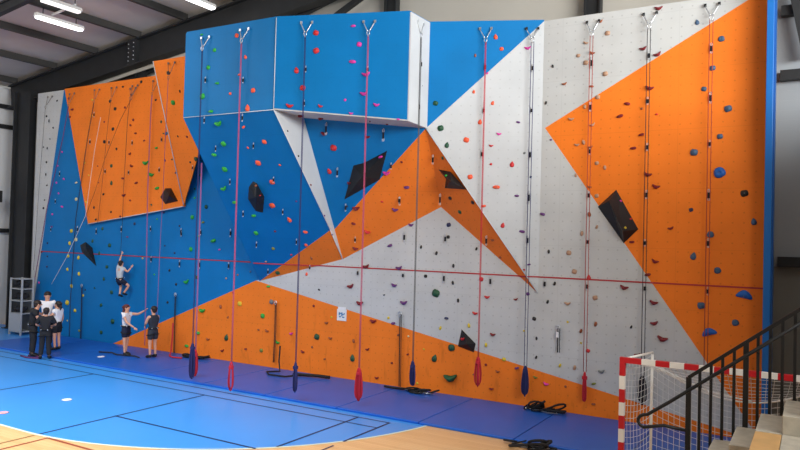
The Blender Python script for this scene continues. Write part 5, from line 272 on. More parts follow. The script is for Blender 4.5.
floor_o = struct(fl.build('floor', [m_wood, m_court, m_navyl, m_cream, m_redl, m_olive]))

# ------------------------------------------------------------------ hall shell
def rib_mat(name, rgb, period, strength):
    m = bpy.data.materials.new(name); m.use_nodes = True; nt = m.node_tree; b = nt.nodes['Principled BSDF']
    b.inputs['Base Color'].default_value = lin(rgb) + (1,); b.inputs['Roughness'].default_value = .5
    tc = nt.nodes.new('ShaderNodeTexCoord'); w = nt.nodes.new('ShaderNodeTexWave'); w.bands_direction = 'Z'; w.inputs['Scale'].default_value = 1 / period / 3.14159 * .5
    w.wave_profile = 'SAW'; bp = nt.nodes.new('ShaderNodeBump'); bp.inputs['Strength'].default_value = strength; bp.inputs['Distance'].default_value = .02
    nt.links.new(tc.outputs['Object'], w.inputs['Vector']); nt.links.new(w.outputs['Fac'], bp.inputs['Height']); nt.links.new(bp.outputs[0], b.inputs['Normal']); return m
m_rib = rib_mat('ribbed grey cladding', (150, 158, 164), .1, .3)
ridge = lambda x: 9.36 + .125 * (x + 25.9)
mb = MB(); mb.face([(-27.6, 16.0, 0), (-1.2, 16.0, 0), (-1.2, 16.0, 12.6), (-27.6, 16.0, 9.3)]); mb.face([(-27.6, 16.12, 0), (-1.2, 16.12, 0), (-1.2, 16.12, 12.6), (-27.6, 16.12, 9.3)])
struct(mb.build('wall_back', M_CLAD))
mb = MB(); mb.box((-1.2, 16.0, 3.36), (8, 16.12, 13.7)); struct(mb.build('wall_right', m_rib))
mb = MB(); mb.box((-1.2, 15.95, 0), (8, 16.12, 3.36)); struct(mb.build('trim_1', mat('plain grey wall base', (120, 122, 118), .8)))
mb = MB(); mb.box((-27.5, -2, 0), (-27.35, 16.0, 9.25)); struct(mb.build('wall_left', rib_mat('pale ribbed side wall', (222, 226, 228), .3, .15)))
mb = MB()
for (xa, xb) in ((-27.6, 8.0),):
    za, zb = ridge(xa) + .22, ridge(xb) + .22
    for dz in (0, .12): mb.face([(xa, -4, za + dz), (xb, -4, zb + dz), (xb, 16.1, zb + dz), (xa, 16.1, za + dz)])
struct(mb.build('ceiling', M_ROOF))
mb = MB(); mb.box((8, -6, 0), (8.15, 16.1, 5.0)); struct(mb.build('trim_2', M_CLAD))
mb = MB(); mb.box((-27.5, -6.15, 0), (8.15, -6, 7.0)); struct(mb.build('wall_front', M_CLAD))
mb = MB(); mb.box((2.5, 9.2, 0), (2.65, 15.9, 6.6)); struct(mb.build('unseen_shade_wall', M_CLAD))  # unseen wall added to keep side light off the low right corner
# portal frames
def rafter(y, label, dp=.85, nm='roof_rafter'):
    t = empty(nm, (-26.8, y, ridge(-26.8)), label, 'roof beam', 'dark steel rafters')
    def p(x, dz): return (x + 26.8, 0, ridge(x) + dz - ridge(-26.8))
    MB().beam(p(-26.8, -dp/2), p(2, -dp/2), .05, dp - .05).build('web', M_STEEL_BLACK, t)
    MB().beam(p(-26.8, -.03), p(2, -.03), .34 if dp > .5 else .16, .05).build('top_flange', M_STEEL_BLACK, t)
    MB().beam(p(-26.8, -dp), p(2, -dp), .34 if dp > .5 else .16, .05).build('bottom_flange', M_STEEL_BLACK, t)
    return t, p
t, p = rafter(15.35, 'long dark steel rafter above the left orange panels, along back wall')
sp = MB(); bo = []
for i in range(5):
    z = -.15 - i * .14; q = p(-19.75, z); bo.append(q); q = p(-19.5, z); bo.append(q)
q = p(-19.62, 0); sp.box((q[0] - .2, -.18, q[2] - .84), (q[0] + .2, -.02, q[2] - .02)); so = sp.build('splice_plate', M_STEEL_BLACK, t); 
for q in bo: MB().ball((0, 0, 0), .022, 1).build('bolt', M_STEEL, so, (q[0], -.19, q[2]))
rafter(11.0, 'slim dark steel beam crossing the top left corner left of the lamps', .3, 'roof_beam')
def column(x0, x1, y, z1, label):
    t = empty('steel_column', ((x0 + x1) / 2, y, 0), label, 'steel column', 'dark steel columns'); w = (x1 - x0) / 2
    MB().box((-w, -.025, 0), (w, .025, z1)).build('web', M_STEEL_BLACK, t)
    for s in (-1, 1): MB().box((s * w - .03, -.13, 0), (s * w + .03, .13, z1)).build('flange', M_STEEL_BLACK, t)
    MB().box((-w - .1, -.25, 0), (w + .1, .25, .03)).build('base_plate', M_STEEL_BLACK, t)
    return t
column(-26.12, -25.12, 15.2, 8.9, 'broad dark steel column at the left end of the climbing wall')
def gpost(x, y, w, z0, z1, label):
    t = empty('gable_post', (x, y, z0), label, 'steel column', 'gable posts'); hh = z1 - z0
    for s in (-1, 1): MB().box((s * w/2 - .02, -.1, 0), (s * w/2 + .02, .1, hh)).build('flange', M_STEEL_BLACK, t)
    MB().box((-w/2, -.02, 0), (w/2, .02, hh)).build('web', M_STEEL_BLACK, t)
gpost(-19.75, 15.7, .34, 0, 9.9, 'dark gable post behind the joint of the two orange panels')
gpost(-9.85, 15.8, .34, 0, 11.2, 'dark gable post above the white side of blue box')
gpost(-4.43, 15.8, .34, 0, 11.6, 'dark gable post above the right grey wall')
def bar(p, q, w, hgt, name, label, cat, group=None):
    p, q = Vector(p), Vector(q); o = MB().beam((0, 0, 0), q - p, w, hgt).build(name, M_STEEL_BLACK, None, p); return tag(o, label, cat, group)
def paleb(p, q, *a):
    o = bar(p, q, *a); o.data.materials.clear(); o.data.materials.append(M_CLAD); return o
bar((-13.2, 15.65, 10.0), (-11.0, 15.65, 10.6), .12, .12, 'diagonal_brace', 'dark diagonal brace just above the blue box, left one', 'roof brace', 'gable bracing')
bar((-11.9, 15.65, 9.75), (-9.9, 15.65, 10.7), .14, .14, 'diagonal_brace', 'dark diagonal brace above the blue box, beside the gable post', 'roof brace', 'gable bracing')
bar((-22.9, 15.8, 8.62), (-17.0, 15.8, 9.62), .1, .16, 'gable_rail', 'sloping dark rail seen between left orange panels and rafter', 'steel rail', 'gable bracing')
paleb((-23.4, 15.6, 8.74), (-15.0, 15.6, 9.80), .05, .12, 'gable_flashing', 'thin sloping pale strip under the dark rafter', 'steel rail', 'gable bracing')
for z, lab in ((8.49, 'highest dark wall rail right of the blue end post'), (7.19, 'second dark wall rail right of the blue end post'), (3.46, 'dark wall rail right of blue end post above the stair rail')):
    tag(MB().box((-.5, -.1, -.1), (4.5, .1, .1)).build('wall_rail', M_STEEL_BLACK, None, (-.15, 15.88, z)), lab, 'steel rail', 'wall rails right of the end post')
bar((-.52, 15.72, 9.4), (-.16, 15.72, 7.5), .16, .2, 'diagonal_brace', 'dark slanting brace at the top right corner', 'roof brace', 'gable bracing')
for z, lab in ((8.5, 'highest dark rail on the left side wall'), (7.72, 'second dark rail on the left side wall'), (3.66, 'low dark rail on the left side wall')):
    tag(MB().box((-.06, -7.5, -.08), (.06, .9, .08)).build('wall_rail', M_STEEL_BLACK, None, (-27.27, 15.0, z)), lab, 'steel rail', 'wall rails on the left side wall')
t = empty('knee_brace', (-27.05, 15.1, 4.95), 'dark bracing fork meeting the broad column at far left', 'steel brace')
for q in ((0, -2.6, .0), (0, -2.2, 1.0), (0, -2.2, -1.3)):
    MB().beam((.45, -.2, 0), q, .09, .09).build('strut', M_STEEL_BLACK, t)
MB().box((.25, -.35, -.22), (.5, -.1, .22)).build('gusset', M_STEEL_BLACK, t)
# purlins
for x, lab in ((-26.35, 'roof purlin nearest the left eaves'), (-23.86, 'second roof purlin from the left eaves'), (-21.55, 'third roof purlin from left eaves, just left of lamps'), (-19.32, 'roof purlin that carries the brightest strip lamp'), (-17.14, 'roof purlin right of the pair of strip lamps'), (-14.95, 'roof purlin just above the lamp nearest blue box')):
    t = empty('roof_purlin', (x, 15.3, ridge(x)), lab, 'roof purlin', 'roof purlins')
    MB().box((-.02, -17, 0), (.02, 0, .2)).build('web', M_PURLIN, t); MB().box((-.09, -17, -.02), (.05, 0, .02)).build('flange', M_PURLIN, t)
m_tube = mat('lit fluorescent tube', (255, 255, 255), .4, emit=6)
m_hous = mat('white lamp housing', (225, 226, 224), .5)
m_dim = mat('dim fluorescent tube', (235, 235, 235), .4, emit=1.3)
def lamp(x, y, L, z, label):
    t = empty('ceiling_lamp', (x, y, z), label, 'ceiling lamp', 'strip lamps under the roof')
    h = MB(); h.face([(-.1, -L/2, .02), (.1, -L/2, .02), (.06, -L/2, .12), (-.06, -L/2, .12)]); h.face([(-.1, L/2, .02), (.1, L/2, .02), (.06, L/2, .12), (-.06, L/2, .12)])
    for a, b_ in (((-.1, .02), (.1, .02)), ((.1, .02), (.06, .12)), ((.06, .12), (-.06, .12)), ((-.06, .12), (-.1, .02))): h.face([(a[0], -L/2, a[1]), (b_[0], -L/2, b_[1]), (b_[0], L/2, b_[1]), (a[0], L/2, a[1])])
    h.build('housing', m_hous, t); MB().box((-.085, -L/2 + .03, -.045), (.085, L/2 - .03, .02)).build('diffuser', m_dim if 'faint' in label else m_tube, t, bevel=.02)
    for s in (-1, 1): MB().box((-.01, s * L * .35 - .01, .12), (.01, s * L * .35 + .01, ridge(x) + .2 - z)).build('hanger', M_PURLIN, t)
lamp(-19.3, 12.4, 1.5, 9.84, 'bright white strip lamp at the top left of the roof')
lamp(-18.25, 11.75, 1.2, 10.0, 'fainter strip lamp just behind the brightest one')
lamp(-15.3, 13.9, 1.5, 10.36, 'strip lamp at the top edge left of the blue box')
tag(MB().beam((-19.3, 12.15, 10.02), (-18.2, 12.15, 10.16), .05, .05).build('lamp_bracket', m_hous, None), 'thin pale bracket between the two left strip lamps', 'lamp bracket')

# ------------------------------------------------------------------ climbing wall
wall = empty('climbing_wall', (-12.5, 15.05, 0), 'tall faceted climbing wall painted blue, orange and grey', 'climbing wall')
PM = {'blue': M_BLUE, 'orange': M_ORANGE, 'grey': M_GREY, 'white': M_WHITE, 'pale': M_PALE}
PN = {'boxL': 'box_panel', 'boxR': 'box_panel', 'boxU': 'box_underside', 'boxW': 'box_side', 'boxend': 'box_end', 'boxtop': 'box_top', 'prow': 'wedge_panel', 'prowO': 'wedge_foot', 'sliver': 'wedge_side'}
def prism(pts, tr, th):
    P_ = [Vector(p) for p in pts]; n = Vector((0, 0, 0))
    for i in range(len(P_)): n += (P_[i] - P_[0]).cross(P_[(i+1) % len(P_)] - P_[0])
    n.normalize()
    eye = Vector((-8, 2, 3.5))
    if n.dot(eye - P_[0]) < 0: n = -n
    bm = bmesh.new(); F = [bm.verts.new(p) for p in P_]; B = [bm.verts.new(p - n * th) for p in P_]
    for a, b_, c in tr: bm.faces.new((F[a], F[b_], F[c])); bm.faces.new((B[c], B[b_], B[a]))
    for i in range(len(P_)): j = (i+1) % len(P_); bm.faces.new((F[i], F[j], B[j], B[i]))
    bmesh.ops.recalc_face_normals(bm, faces=bm.faces); me = bpy.data.meshes.new('panel'); bm.to_mesh(me); bm.free(); return me
def patch(A, B, U, S, n=12):
    # gently twisted plywood face: bilinear between its four edges, smooth shaded, 3 cm thick
    A, B, U, S = (Vector(q) for q in (A, B, U, S)); bm = bmesh.new()
    for dy, flip in ((0, False), (.03, True)):
        G = [[bm.verts.new((A.lerp(B, i / n)).lerp(S.lerp(U, i / n), j / n) + Vector((0, dy, 0))) for i in range(n + 1)] for j in range(n + 1)]
        for j in range(n):
            for i in range(n):
                q = (G[j][i], G[j][i+1], G[j+1][i+1], G[j+1][i]); f = bm.faces.new(q if not flip else q[::-1]); f.smooth = True
    me = bpy.data.meshes.new('panel'); bm.normal_update(); bm.to_mesh(me); bm.free(); return me
for key, colr, pts, tr in PANELS:
    th = .09 if key == 'orL' else .03
    o = link(PN.get(key, 'wall_panel'), prism(pts, tr, th) if key != 'prow' else patch(*pts), PM[colr])
    o.parent = wall; o.matrix_parent_inverse = Matrix.Translation((12.5, -15.05, 0)); o['label'] = colr + ' painted plywood panel'
PD = {k: p for k, c, p, t_ in PANELS}
def wpart(o, label=None):
    o.parent = wall; o.matrix_parent_inverse = Matrix.Translation((12.5, -15.05, 0))
    if label: o['label'] = label
    return o
Pa, Pb = PD['prow'][0], PD['prow'][1]; Bt = PD['boxL'][1]; At = PD['boxL'][0]
off = Vector((0, -.012, 0))
for p, q, r in ((Pa, Pb, .009), (Pb, Bt, .009), (PD['orT'][0], PD['orT'][1], .013), (PD['orL'][2], PD['orL'][3], .014), (PD['orLip'][0], PD['orLip'][1], .012), (PD['prow'][1], PD['prow'][2], .008), (PD['sliver'][3], PD['sliver'][2], .010)):
    wpart(MB().tube([Vector(p) + off, Vector(q) + off], r, 6).build('edge_strip', M_TRIM), 'pale edge strip')
h1 = MB(); ln = [Vector(p) for p in HEIGHT_LINE]
for i in range(len(ln) - 1):
    a, b_ = ln[i], ln[i+1]
    if (a - b_).length < .35: h1.face([a - Vector((0, 0, .015)), b_ - Vector((0, 0, .015)), b_ + Vector((0, 0, .015)), a + Vector((0, 0, .015))])
wpart(h1.build('height_line', mat('red height tape', (176, 40, 48), .6)), 'thin red height line')
# end post
t = empty('end_post', (-.74, 14.75, 0), 'tall bright blue post closing the right end of climbing wall', 'post')
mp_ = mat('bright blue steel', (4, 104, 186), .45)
MB().box((-.09, -.16, 0), (.03, .36, 9.6)).build('shaft', mp_, t, bevel=.008); MB().box((.03, -.05, 0), (.06, .3, 9.6)).build('return_flange', mat('shaded blue steel', (8, 84, 156), .5), t)  # right strip uses a darker copy of the blue, shade put into colour
# black blocks
VLAB = {'V1': 'black pyramid block near the bottom of left orange panel', 'V2': 'pointed black block on left blue wall beside the climber', 'V3': 'tall black faceted block on blue wedge below box', 'V4': 'black diamond shaped block across blue recess and orange band', 'V5': 'black block tucked beneath the white leaning panel', 'V6': 'big black box block across right grey wall and orange triangle', 'V7': 'small black block low on central grey wall above green holds'}
for name, vs, fc, nb in VOLUMES:
    c = sum((Vector(v) for v in vs[:nb]), Vector()) / nb
    bm = bmesh.new(); V_ = [bm.verts.new(Vector(v) - c) for v in vs]
    for fa in fc: bm.faces.new([V_[i] for i in fa])
    bm.faces.new([V_[i] for i in range(nb - 1, -1, -1)])
    bmesh.ops.recalc_face_normals(bm, faces=bm.faces); me = bpy.data.meshes.new('wall_block'); bm.to_mesh(me); bm.free()
    tag(link('wall_block', me, M_BLACKPAINT, None, c), VLAB[name], 'climbing block', 'black blocks on the climbing wall')

# ------------------------------------------------------------------ holds
HC = {'k': (30, 30, 30), 'g': (40, 165, 60), 'd': (26, 78, 52), 'D': (26, 84, 50), 'r': (200, 40, 44), 'm': (122, 24, 32), 'o': (236, 92, 56), 'p': (216, 56, 160), 'y': (214, 190, 50), 'c': (226, 214, 160), 'u': (98, 48, 116), 'n': (36, 44, 84), 'b': (62, 92, 124), 'B': (24, 96, 184), 't': (176, 140, 114), 'w': (150, 84, 50), 's': (112, 120, 122), 'l': (120, 130, 48)}
def hold_mesh(kind, seed):
    rnd = random.Random(seed); bm = bmesh.new(); bmesh.ops.create_icosphere(bm, subdivisions=3, radius=.5)
    ph = [rnd.uniform(0, 6.28) for _ in range(6)]
    for v in bm.verts:
        x, y, z = v.co
        if kind == 'round': x *= 1; y *= .9; z *= .75
        elif kind == 'jug':
            x *= 1.15; y *= .5; z = z * .9 + .05; y += .75 * x * x - .1
            if y > 0 and z > .1: z -= .28 * max(0, 1 - 5 * x * x)
        elif kind == 'crimp': y *= .45; z *= .6; z += .1 * (y < 0)
        elif kind == 'pinch': x *= .52; z *= .8
        elif kind == 'tri': s_ = 1.05 - (y + .5) * .75; x *= s_; z *= .65 * (1.2 - (y + .5) * .5)
        elif kind == 'ring':
            r = math.hypot(x, y); z *= .7
            if r < .2 and z > 0: z -= .22 * (1 - r / .2)
        elif kind == 'bean': y = y * .5 + .22 * math.cos(2.6 * x) - .1; z *= .55
        k = 1 + .07 * math.sin(7 * x + ph[0]) * math.sin(6 * y + ph[1]) + .05 * math.sin(11 * x + ph[2]) * math.cos(9 * z + ph[3])
        v.co = (x * k, y * k, max(z * k, -.03))
    for f in bm.faces: f.smooth = True
    me = bpy.data.meshes.new('climbing_hold'); bm.to_mesh(me); bm.free(); return me
HM = {}
def get_hold(kind, c):
    if (kind, c) not in HM:
        me = hold_mesh(kind, hash(kind) % 1 + len(kind)); me.materials.append(mat('hold ' + c, HC[c], .5, 0, .45)); HM[(kind, c)] = me
    return HM[(kind, c)]
m_bolt = mat('hold bolt steel', (120, 122, 124), .35, .8)
bolt_me = MB().tube([(0, 0, 0), (0, 0, .012)], .011, 6).mesh('bolt'); bolt_me.materials.append(m_bolt)
KINDS = {'g': ['round', 'crimp', 'jug'], 'd': ['round', 'tri'], 'D': ['jug'], 'm': ['jug', 'jug', 'jug', 'crimp'], 'o': ['tri', 'crimp', 'round'], 'r': ['tri', 'round', 'jug'], 'p': ['round', 'jug', 'crimp'], 'y': ['round', 'pinch'], 'b': ['ring', 'tri', 'round'], 'B': ['bean'], 't': ['jug', 'pinch', 'round'], 'w': ['pinch', 'crimp', 'jug'], 'k': ['round', 'pinch'], 'u': ['jug', 'round', 'crimp']}
rh = random.Random(3)
for i, (p, n, c, s, lab, grp) in enumerate(HOLDS):
    kinds = KINDS.get(c, ['round', 'jug', 'crimp']); kind = kinds[rh.randrange(len(kinds))]
    if c == 'B' and p[2] > 3 and s > .1 and abs(p[0] + 1.86) < .3: kind = 'ring'
    s *= 1.18; o = link('climbing_hold', get_hold(kind, c)); roll = rh.uniform(-.35, .35)
    o.matrix_world = Matrix.Translation(p) @ frame_from_normal(n, roll) @ Matrix.Diagonal((s, s, s * .9, 1)); tag(o, lab, 'climbing hold', grp)
    if s > .15:
        bo_ = link('bolt', bolt_me, None, o); bo_.matrix_parent_inverse = o.matrix_world.inverted(); bo_.matrix_world = Matrix.Translation(Vector(p) + Vector(n) * s * .30) @ frame_from_normal(n)
bm = bmesh.new(); slots = sorted({h[2] for h in TINY_HOLDS})
base = {}
for (p, n, c, s) in TINY_HOLDS:
    g = bmesh.ops.create_icosphere(bm, subdivisions=2, radius=.5, matrix=Matrix.Translation(p) @ frame_from_normal(n, rh.uniform(-1, 1)) @ Matrix.Diagonal((s, s * rh.uniform(.6, 1), s * .8, 1)))
    for v in g['verts']:
        for f in v.link_faces: f.material_index = slots.index(c); f.smooth = True
me = bpy.data.meshes.new('tiny_holds'); bm.to_mesh(me); bm.free()
for c in slots: me.materials.append(mat('hold ' + c, HC[c], .5))
tag(link('tiny_climbing_holds', me), 'tiniest climbing holds scattered over the whole climbing wall', 'climbing holds', None, 'stuff')

# ------------------------------------------------------------------ quickdraws
mb = MB(); mb.tube([(0, .012, .0), (.014, .0, -.02), (.012, 0, -.06), (-.012, 0, -.06), (-.014, 0, -.02)], .006, 5, True); QC = mb.mesh('carabiner'); QC.materials.append(mat('pale carabiner', (206, 210, 214), .35, .3))
QS = MB().box((-.018, -.006, -1), (.018, .006, 0)).mesh('sling'); QS.materials.append(M_SLING)
for p, n, L, lab, grp in QUICKDRAWS:
    t = empty('quickdraw', p, lab, 'quickdraw', grp)
    k = L / .22
    for dz, s_ in ((0, 1), (-L + .08 * k, 1)):
        o = link('carabiner', QC, None, t, (0, 0, dz)); o.scale = (1.0 * k, 1.0 * k, .9 * k)
    o = link('sling', QS, None, t, (0, 0, -.06 * k)); o.scale = (1.25, 1, L - .12 * k)

# ------------------------------------------------------------------ ropes and their top anchors
RC = {'greyrope': (88, 90, 92), 'plum': (104, 44, 96), 'blackrope': (34, 34, 44), 'brownrope': (118, 66, 36), 'whiterope': (222, 214, 206), 'lilac': (158, 92, 140), 'navyrope': (34, 38, 92), 'pinkrope': (176, 74, 108), 'redrope': (190, 32, 52), 'dullred': (164, 58, 52)}
def rmat(c): return mat('rope ' + c, RC[c], .85)
def densify(pts, n=10):
    P_ = [Vector(p) for p in pts]; o = []
    for i in range(len(P_) - 1):
        for k in range(n): o.append(P_[i].lerp(P_[i+1], k / n))
    return o + [P_[-1]]
for lab, col, anc, n, pts, ns, coil in ROPES:
    top = Vector(pts[0])
    if anc is not None:
        a = Vector(anc); t = empty('top_anchor', a, ('steel Y-shaped anchor at the top of the ' + lab.replace('hanging ', ''))[:200], 'rope anchor', 'steel top anchors')
        w = ' '.join(t['label'].split()[:16]); t['label'] = w
        up = .30 if pts[0][0] > -14 else .26
        low = top - a; tg = Vector((-n[1], n[0], 0)).normalized(); far = pts[0][0] < -15.5; cm = M_DULL if far else M_STEEL
        for s in (-1, 1):
            hp = tg * (s * .13) + Vector(n) * .012
            MB().box((-.025, -.02, -.03), (.025, .0, .03)).build('bolt_hanger', M_STEEL_BLACK if pts[0][0] > -6 else cm, t, hp)
            MB().tube(densify([hp + Vector((0, 0, -.02)) - Vector((0, .02, 0)), low * .8 + tg * (s * .02) + Vector((0, 0, -up + .06))], 5), .008 if far else .0125, 5).build('chain', cm, t)
        MB().tube([low + Vector(q) for q in ((-.03, 0, -up + .06), (.03, 0, -up + .06), (.035, 0, -up), (0, 0, -up - .06), (-.035, 0, -up))], .007 if far else .011, 5, True).build('carabiner', cm, t)
        top = top + Vector((0, 0, -up - .03))
    r = empty('climbing_rope', top, lab, 'climbing rope', 'top ropes on the climbing wall')
    bot = Vector(pts[-1]); path = [top] + [Vector(p) for p in (pts[1:] if anc is not None else pts[1:])]
    if coil: path[-1] = Vector((bot.x, bot.y, coil[0]))
    path = [q - top for q in path]
    for k in range(ns):
        dx = 0 if ns == 1 else ((-.03, .03)[k] if pts[0][0] > -6 else (-.009, .009)[k])
        q = [v + Vector((dx, .01 * k, 0)) for v in path]
        MB().tube(densify(q, 6), .0075, 6).build('strand', rmat(col), r)
    if coil:
        z1, z0, cc = coil; m = MB(); hh = z1 - z0; rr = random.Random(int(-top.x * 10))
        for k in range(8):
            a_ = rr.uniform(-1.4, 1.4); w = rr.uniform(.012, .085); lo = rr.uniform(0, .12) * hh; L = []
            for j in range(20):
                th = 2 * math.pi * j / 20; sn = math.sin(th); xx = math.copysign(abs(sn) ** .6, sn) * w * (1.0 - .35 * math.cos(th)); zz = math.cos(th) * (hh - lo) / 2 - lo / 2 * 0 + lo / 2
                L.append(Vector((xx * math.cos(a_), xx * math.sin(a_), zz - hh / 2)) + Vector((bot.x, bot.y, z1)) - top)
            m.tube(L, .0115, 6, True)
        for k in range(3):
            zc = z1 - .10 - .022 * k
            m.tube([Vector((bot.x, bot.y, zc)) - top + Vector((.05 * math.cos(j * .785), .05 * math.sin(j * .785), 0)) for j in range(8)], .013, 6, True)
        m.build('coil', rmat(cc), r)
for lab, pts in SLINGS:
    P_ = [Vector(p) for p in pts]; t = empty('ground_sling', P_[0], lab, 'ground sling', 'dark slings hanging low on the wall')
    MB().tube(densify([q - P_[0] for q in P_], 6), .013, 6).build('webbing', M_SLING if 'navy' not in lab else M_NAVY, t)
    MB().tube(densify([q - P_[0] + Vector((.04, 0, 0)) for q in P_], 6), .009, 6).build('webbing', M_SLING if 'navy' not in lab else M_NAVY, t)
    c = MB().tube([(-.03, 0, .06), (.03, 0, .06), (.035, 0, 0), (0, 0, -.05), (-.035, 0, 0)], .014, 5, True).build('carabiner', M_STEEL, t)
    if 'white' in lab: MB().box((-.03, -.03, -.2), (.02, 0, -.08)).build('tag', M_WHITECLOTH, t)

# sign on the low orange band
t = empty('notice', (SIGN[0], SIGN[1] - .012, SIGN[2]), 'small white notice with blue marks where grey meets orange', 'notice')
MB().box((-.15, -.006, -.15), (.15, .006, .15)).build('plate', mat('white notice plastic', (228, 232, 234), .5), t)
g = MB(); 
for (x0, z0, x1, z1) in ((-.09, .0, -.05, .07), (-.05, .03, -.01, .06), (-.01, -.03, .03, .07), (.03, .0, .07, .03), (-.08, -.06, -.02, -.03), (.02, -.07, .09, -.04), (.07, .02, .1, .06)): g.box((x0, -.011, z0), (x1, -.006, z1))
g.build('print', mat('blue print', (70, 130, 180), .6), t)
MB().box((-.12, -.006, .15), (.12, .006, .21)).build('tab', M_WHITECLOTH, t)

# ------------------------------------------------------------------ landing mats
m_mat = mat('blue mat vinyl', (26, 92, 184), .4, 0, .4, .04, 1.2)
m_edge = mat('bright blue mat edge', (16, 96, 200), .45)
ORD = ['first', 'second', 'third', 'fourth', 'fifth', 'sixth', 'seventh', 'eighth', 'ninth', 'tenth', 'eleventh', 'twelfth']
xs = [-.82] + [-2.76 - 2.03 * k for k in range(0, 11)]
for i in range(len(xs) - 1):
    x1, x0 = xs[i], xs[i+1]; k = i
    lab = {0: 'blue landing mat behind the goal and the stair rail', 1: 'blue landing mat behind the left goal post'}.get(k, 'blue landing mat along the wall foot, %s one left of the goal' % ORD[k - 2])
    t = empty('landing_mat', ((x0 + x1) / 2, 13.7, 0.003), lab, 'landing mat', 'blue landing mats along the climbing wall'); w = (x1 - x0) / 2 - .011
    MB().box((-w, -1.29, 0), (w, 1.31, .045)).build('mat_body', m_mat, t, bevel=.012)
    MB().box((-w, -1.34, 0), (w, -1.29, .042)).build('edge_band', m_edge, t, bevel=.008)

# ------------------------------------------------------------------ gear lying on the mats
def heap(loc, L, W, H, label, name='gear_heap', n=9, m=M_SLING, rz=0, seed=1):
    t = empty(name, loc, label, 'rope gear', None, rz); rr = random.Random(seed)
    for k in range(n):
        cx_, cy_ = rr.uniform(-L/2, L/2), rr.uniform(-W/2, W/2); r0 = rr.uniform(.07, .14); z = rr.uniform(.02, H); a = rr.uniform(0, 3)
        MB().tube([(cx_ + r0 * math.cos(j * .524) * 1.4, cy_ + r0 * math.sin(j * .524), .02 + max(0, z * (.5 + .5 * math.sin(j * .524 + a)))) for j in range(12)], rr.uniform(.014, .026), 6, True).build('loop', m, t)
    for k in range(3):
        MB().tube([(rr.uniform(-L/2, L/2) + q[0], rr.uniform(-W/2, W/2) + q[1], .03 + q[2]) for q in ((-.04, 0, 0), (.0, .03, .01), (.04, 0, 0), (0, -.03, 0))], .008, 5, True).build('carabiner', M_STEEL, t)
    return t
ZM = .05
heap((-5.12, 14.72, ZM), .95, .3, .22, 'black heap of slings at the wall foot left of goal', n=12, seed=2)
heap((-4.35, 12.1, .01), .9, .28, .16, 'black heap of gear at the front edge of the mats', n=10, seed=3)
heap((-15.75, 14.75, ZM), .85, .2, .1, 'black heap of gear at the wall foot beside red rope coil', n=8, seed=4)
heap((-8.1, 14.68, ZM), .75, .16, .1, 'black heap of slings at the wall foot beneath navy coil', n=8, seed=5)
def floor_strap(pts, r, label, m=M_SLING):
    P_ = [Vector(p) for p in pts]; o = MB().tube([q - P_[0] for q in P_], r, 6).build('floor_strap', m, None, P_[0]); return tag(o, label, 'strap', 'straps on the mats')
floor_strap([(-9.1, 14.72, .08), (-8.9, 14.7, .08), (-8.7, 14.72, .08), (-8.5, 14.74, .09)], .028, 'short black strap on the mat left of the slings heap')
floor_strap([(-12.62, 14.9, .7), (-12.56, 14.8, .3), (-12.35, 14.6, .08), (-12.6, 14.35, .075), (-12.3, 14.1, .075), (-11.8, 14.15, .075), (-11.55, 14.5, .09)], .022, 'dark strap curling on the mat beside the navy coil')
floor_strap([(-11.75, 14.42, .1), (-11.4, 14.55, .1), (-11.1, 14.62, .11), (-10.75, 14.68, .1)], .04, 'thick dark strap on the mat right of the navy coil')
floor_strap([(-16.72, 14.75, 1.0), (-16.7, 14.72, .5), (-16.62, 14.62, .16), (-16.45, 14.42, .075), (-16.2, 14.32, .075), (-15.9, 14.4, .075)], .022, 'red strap running down onto the mat by the belayers', rmat('redrope'))
floor_strap([(-18.6, 13.6, .075), (-18.2, 13.75, .075), (-17.8, 13.62, .075), (-17.2, 13.78, .075), (-16.9, 13.7, .075)], .02, 'dark rope lying on the mat around the belayers', rmat('blackrope'))
floor_strap([(-19.9, 11.95, .03), (-19.5, 11.9, .03), (-19.1, 12.05, .03), (-19.3, 12.2, .03), (-19.8, 12.12, .03)], .02, 'dark rope lying on the floor at the standing group', rmat('plum'))
for p, lab, m in (((-14.06, 9.52), 'small white floor marker on the blue court', M_WHITECLOTH), ((-14.04, 8.11), 'small pink floor marker at the photo left edge', mat('pink rubber', (214, 160, 170), .7)), ((-17.95, 13.2), 'small pale marker on the mat near the belayers', M_WHITECLOTH)):
    z = .008 if p[1] < 12 else .05
    tag(MB().tube([(0, 0, 0), (0, 0, .008)], [.11, .09], 16).build('floor_marker', m, None, (p[0], p[1], z)), lab, 'floor marker')

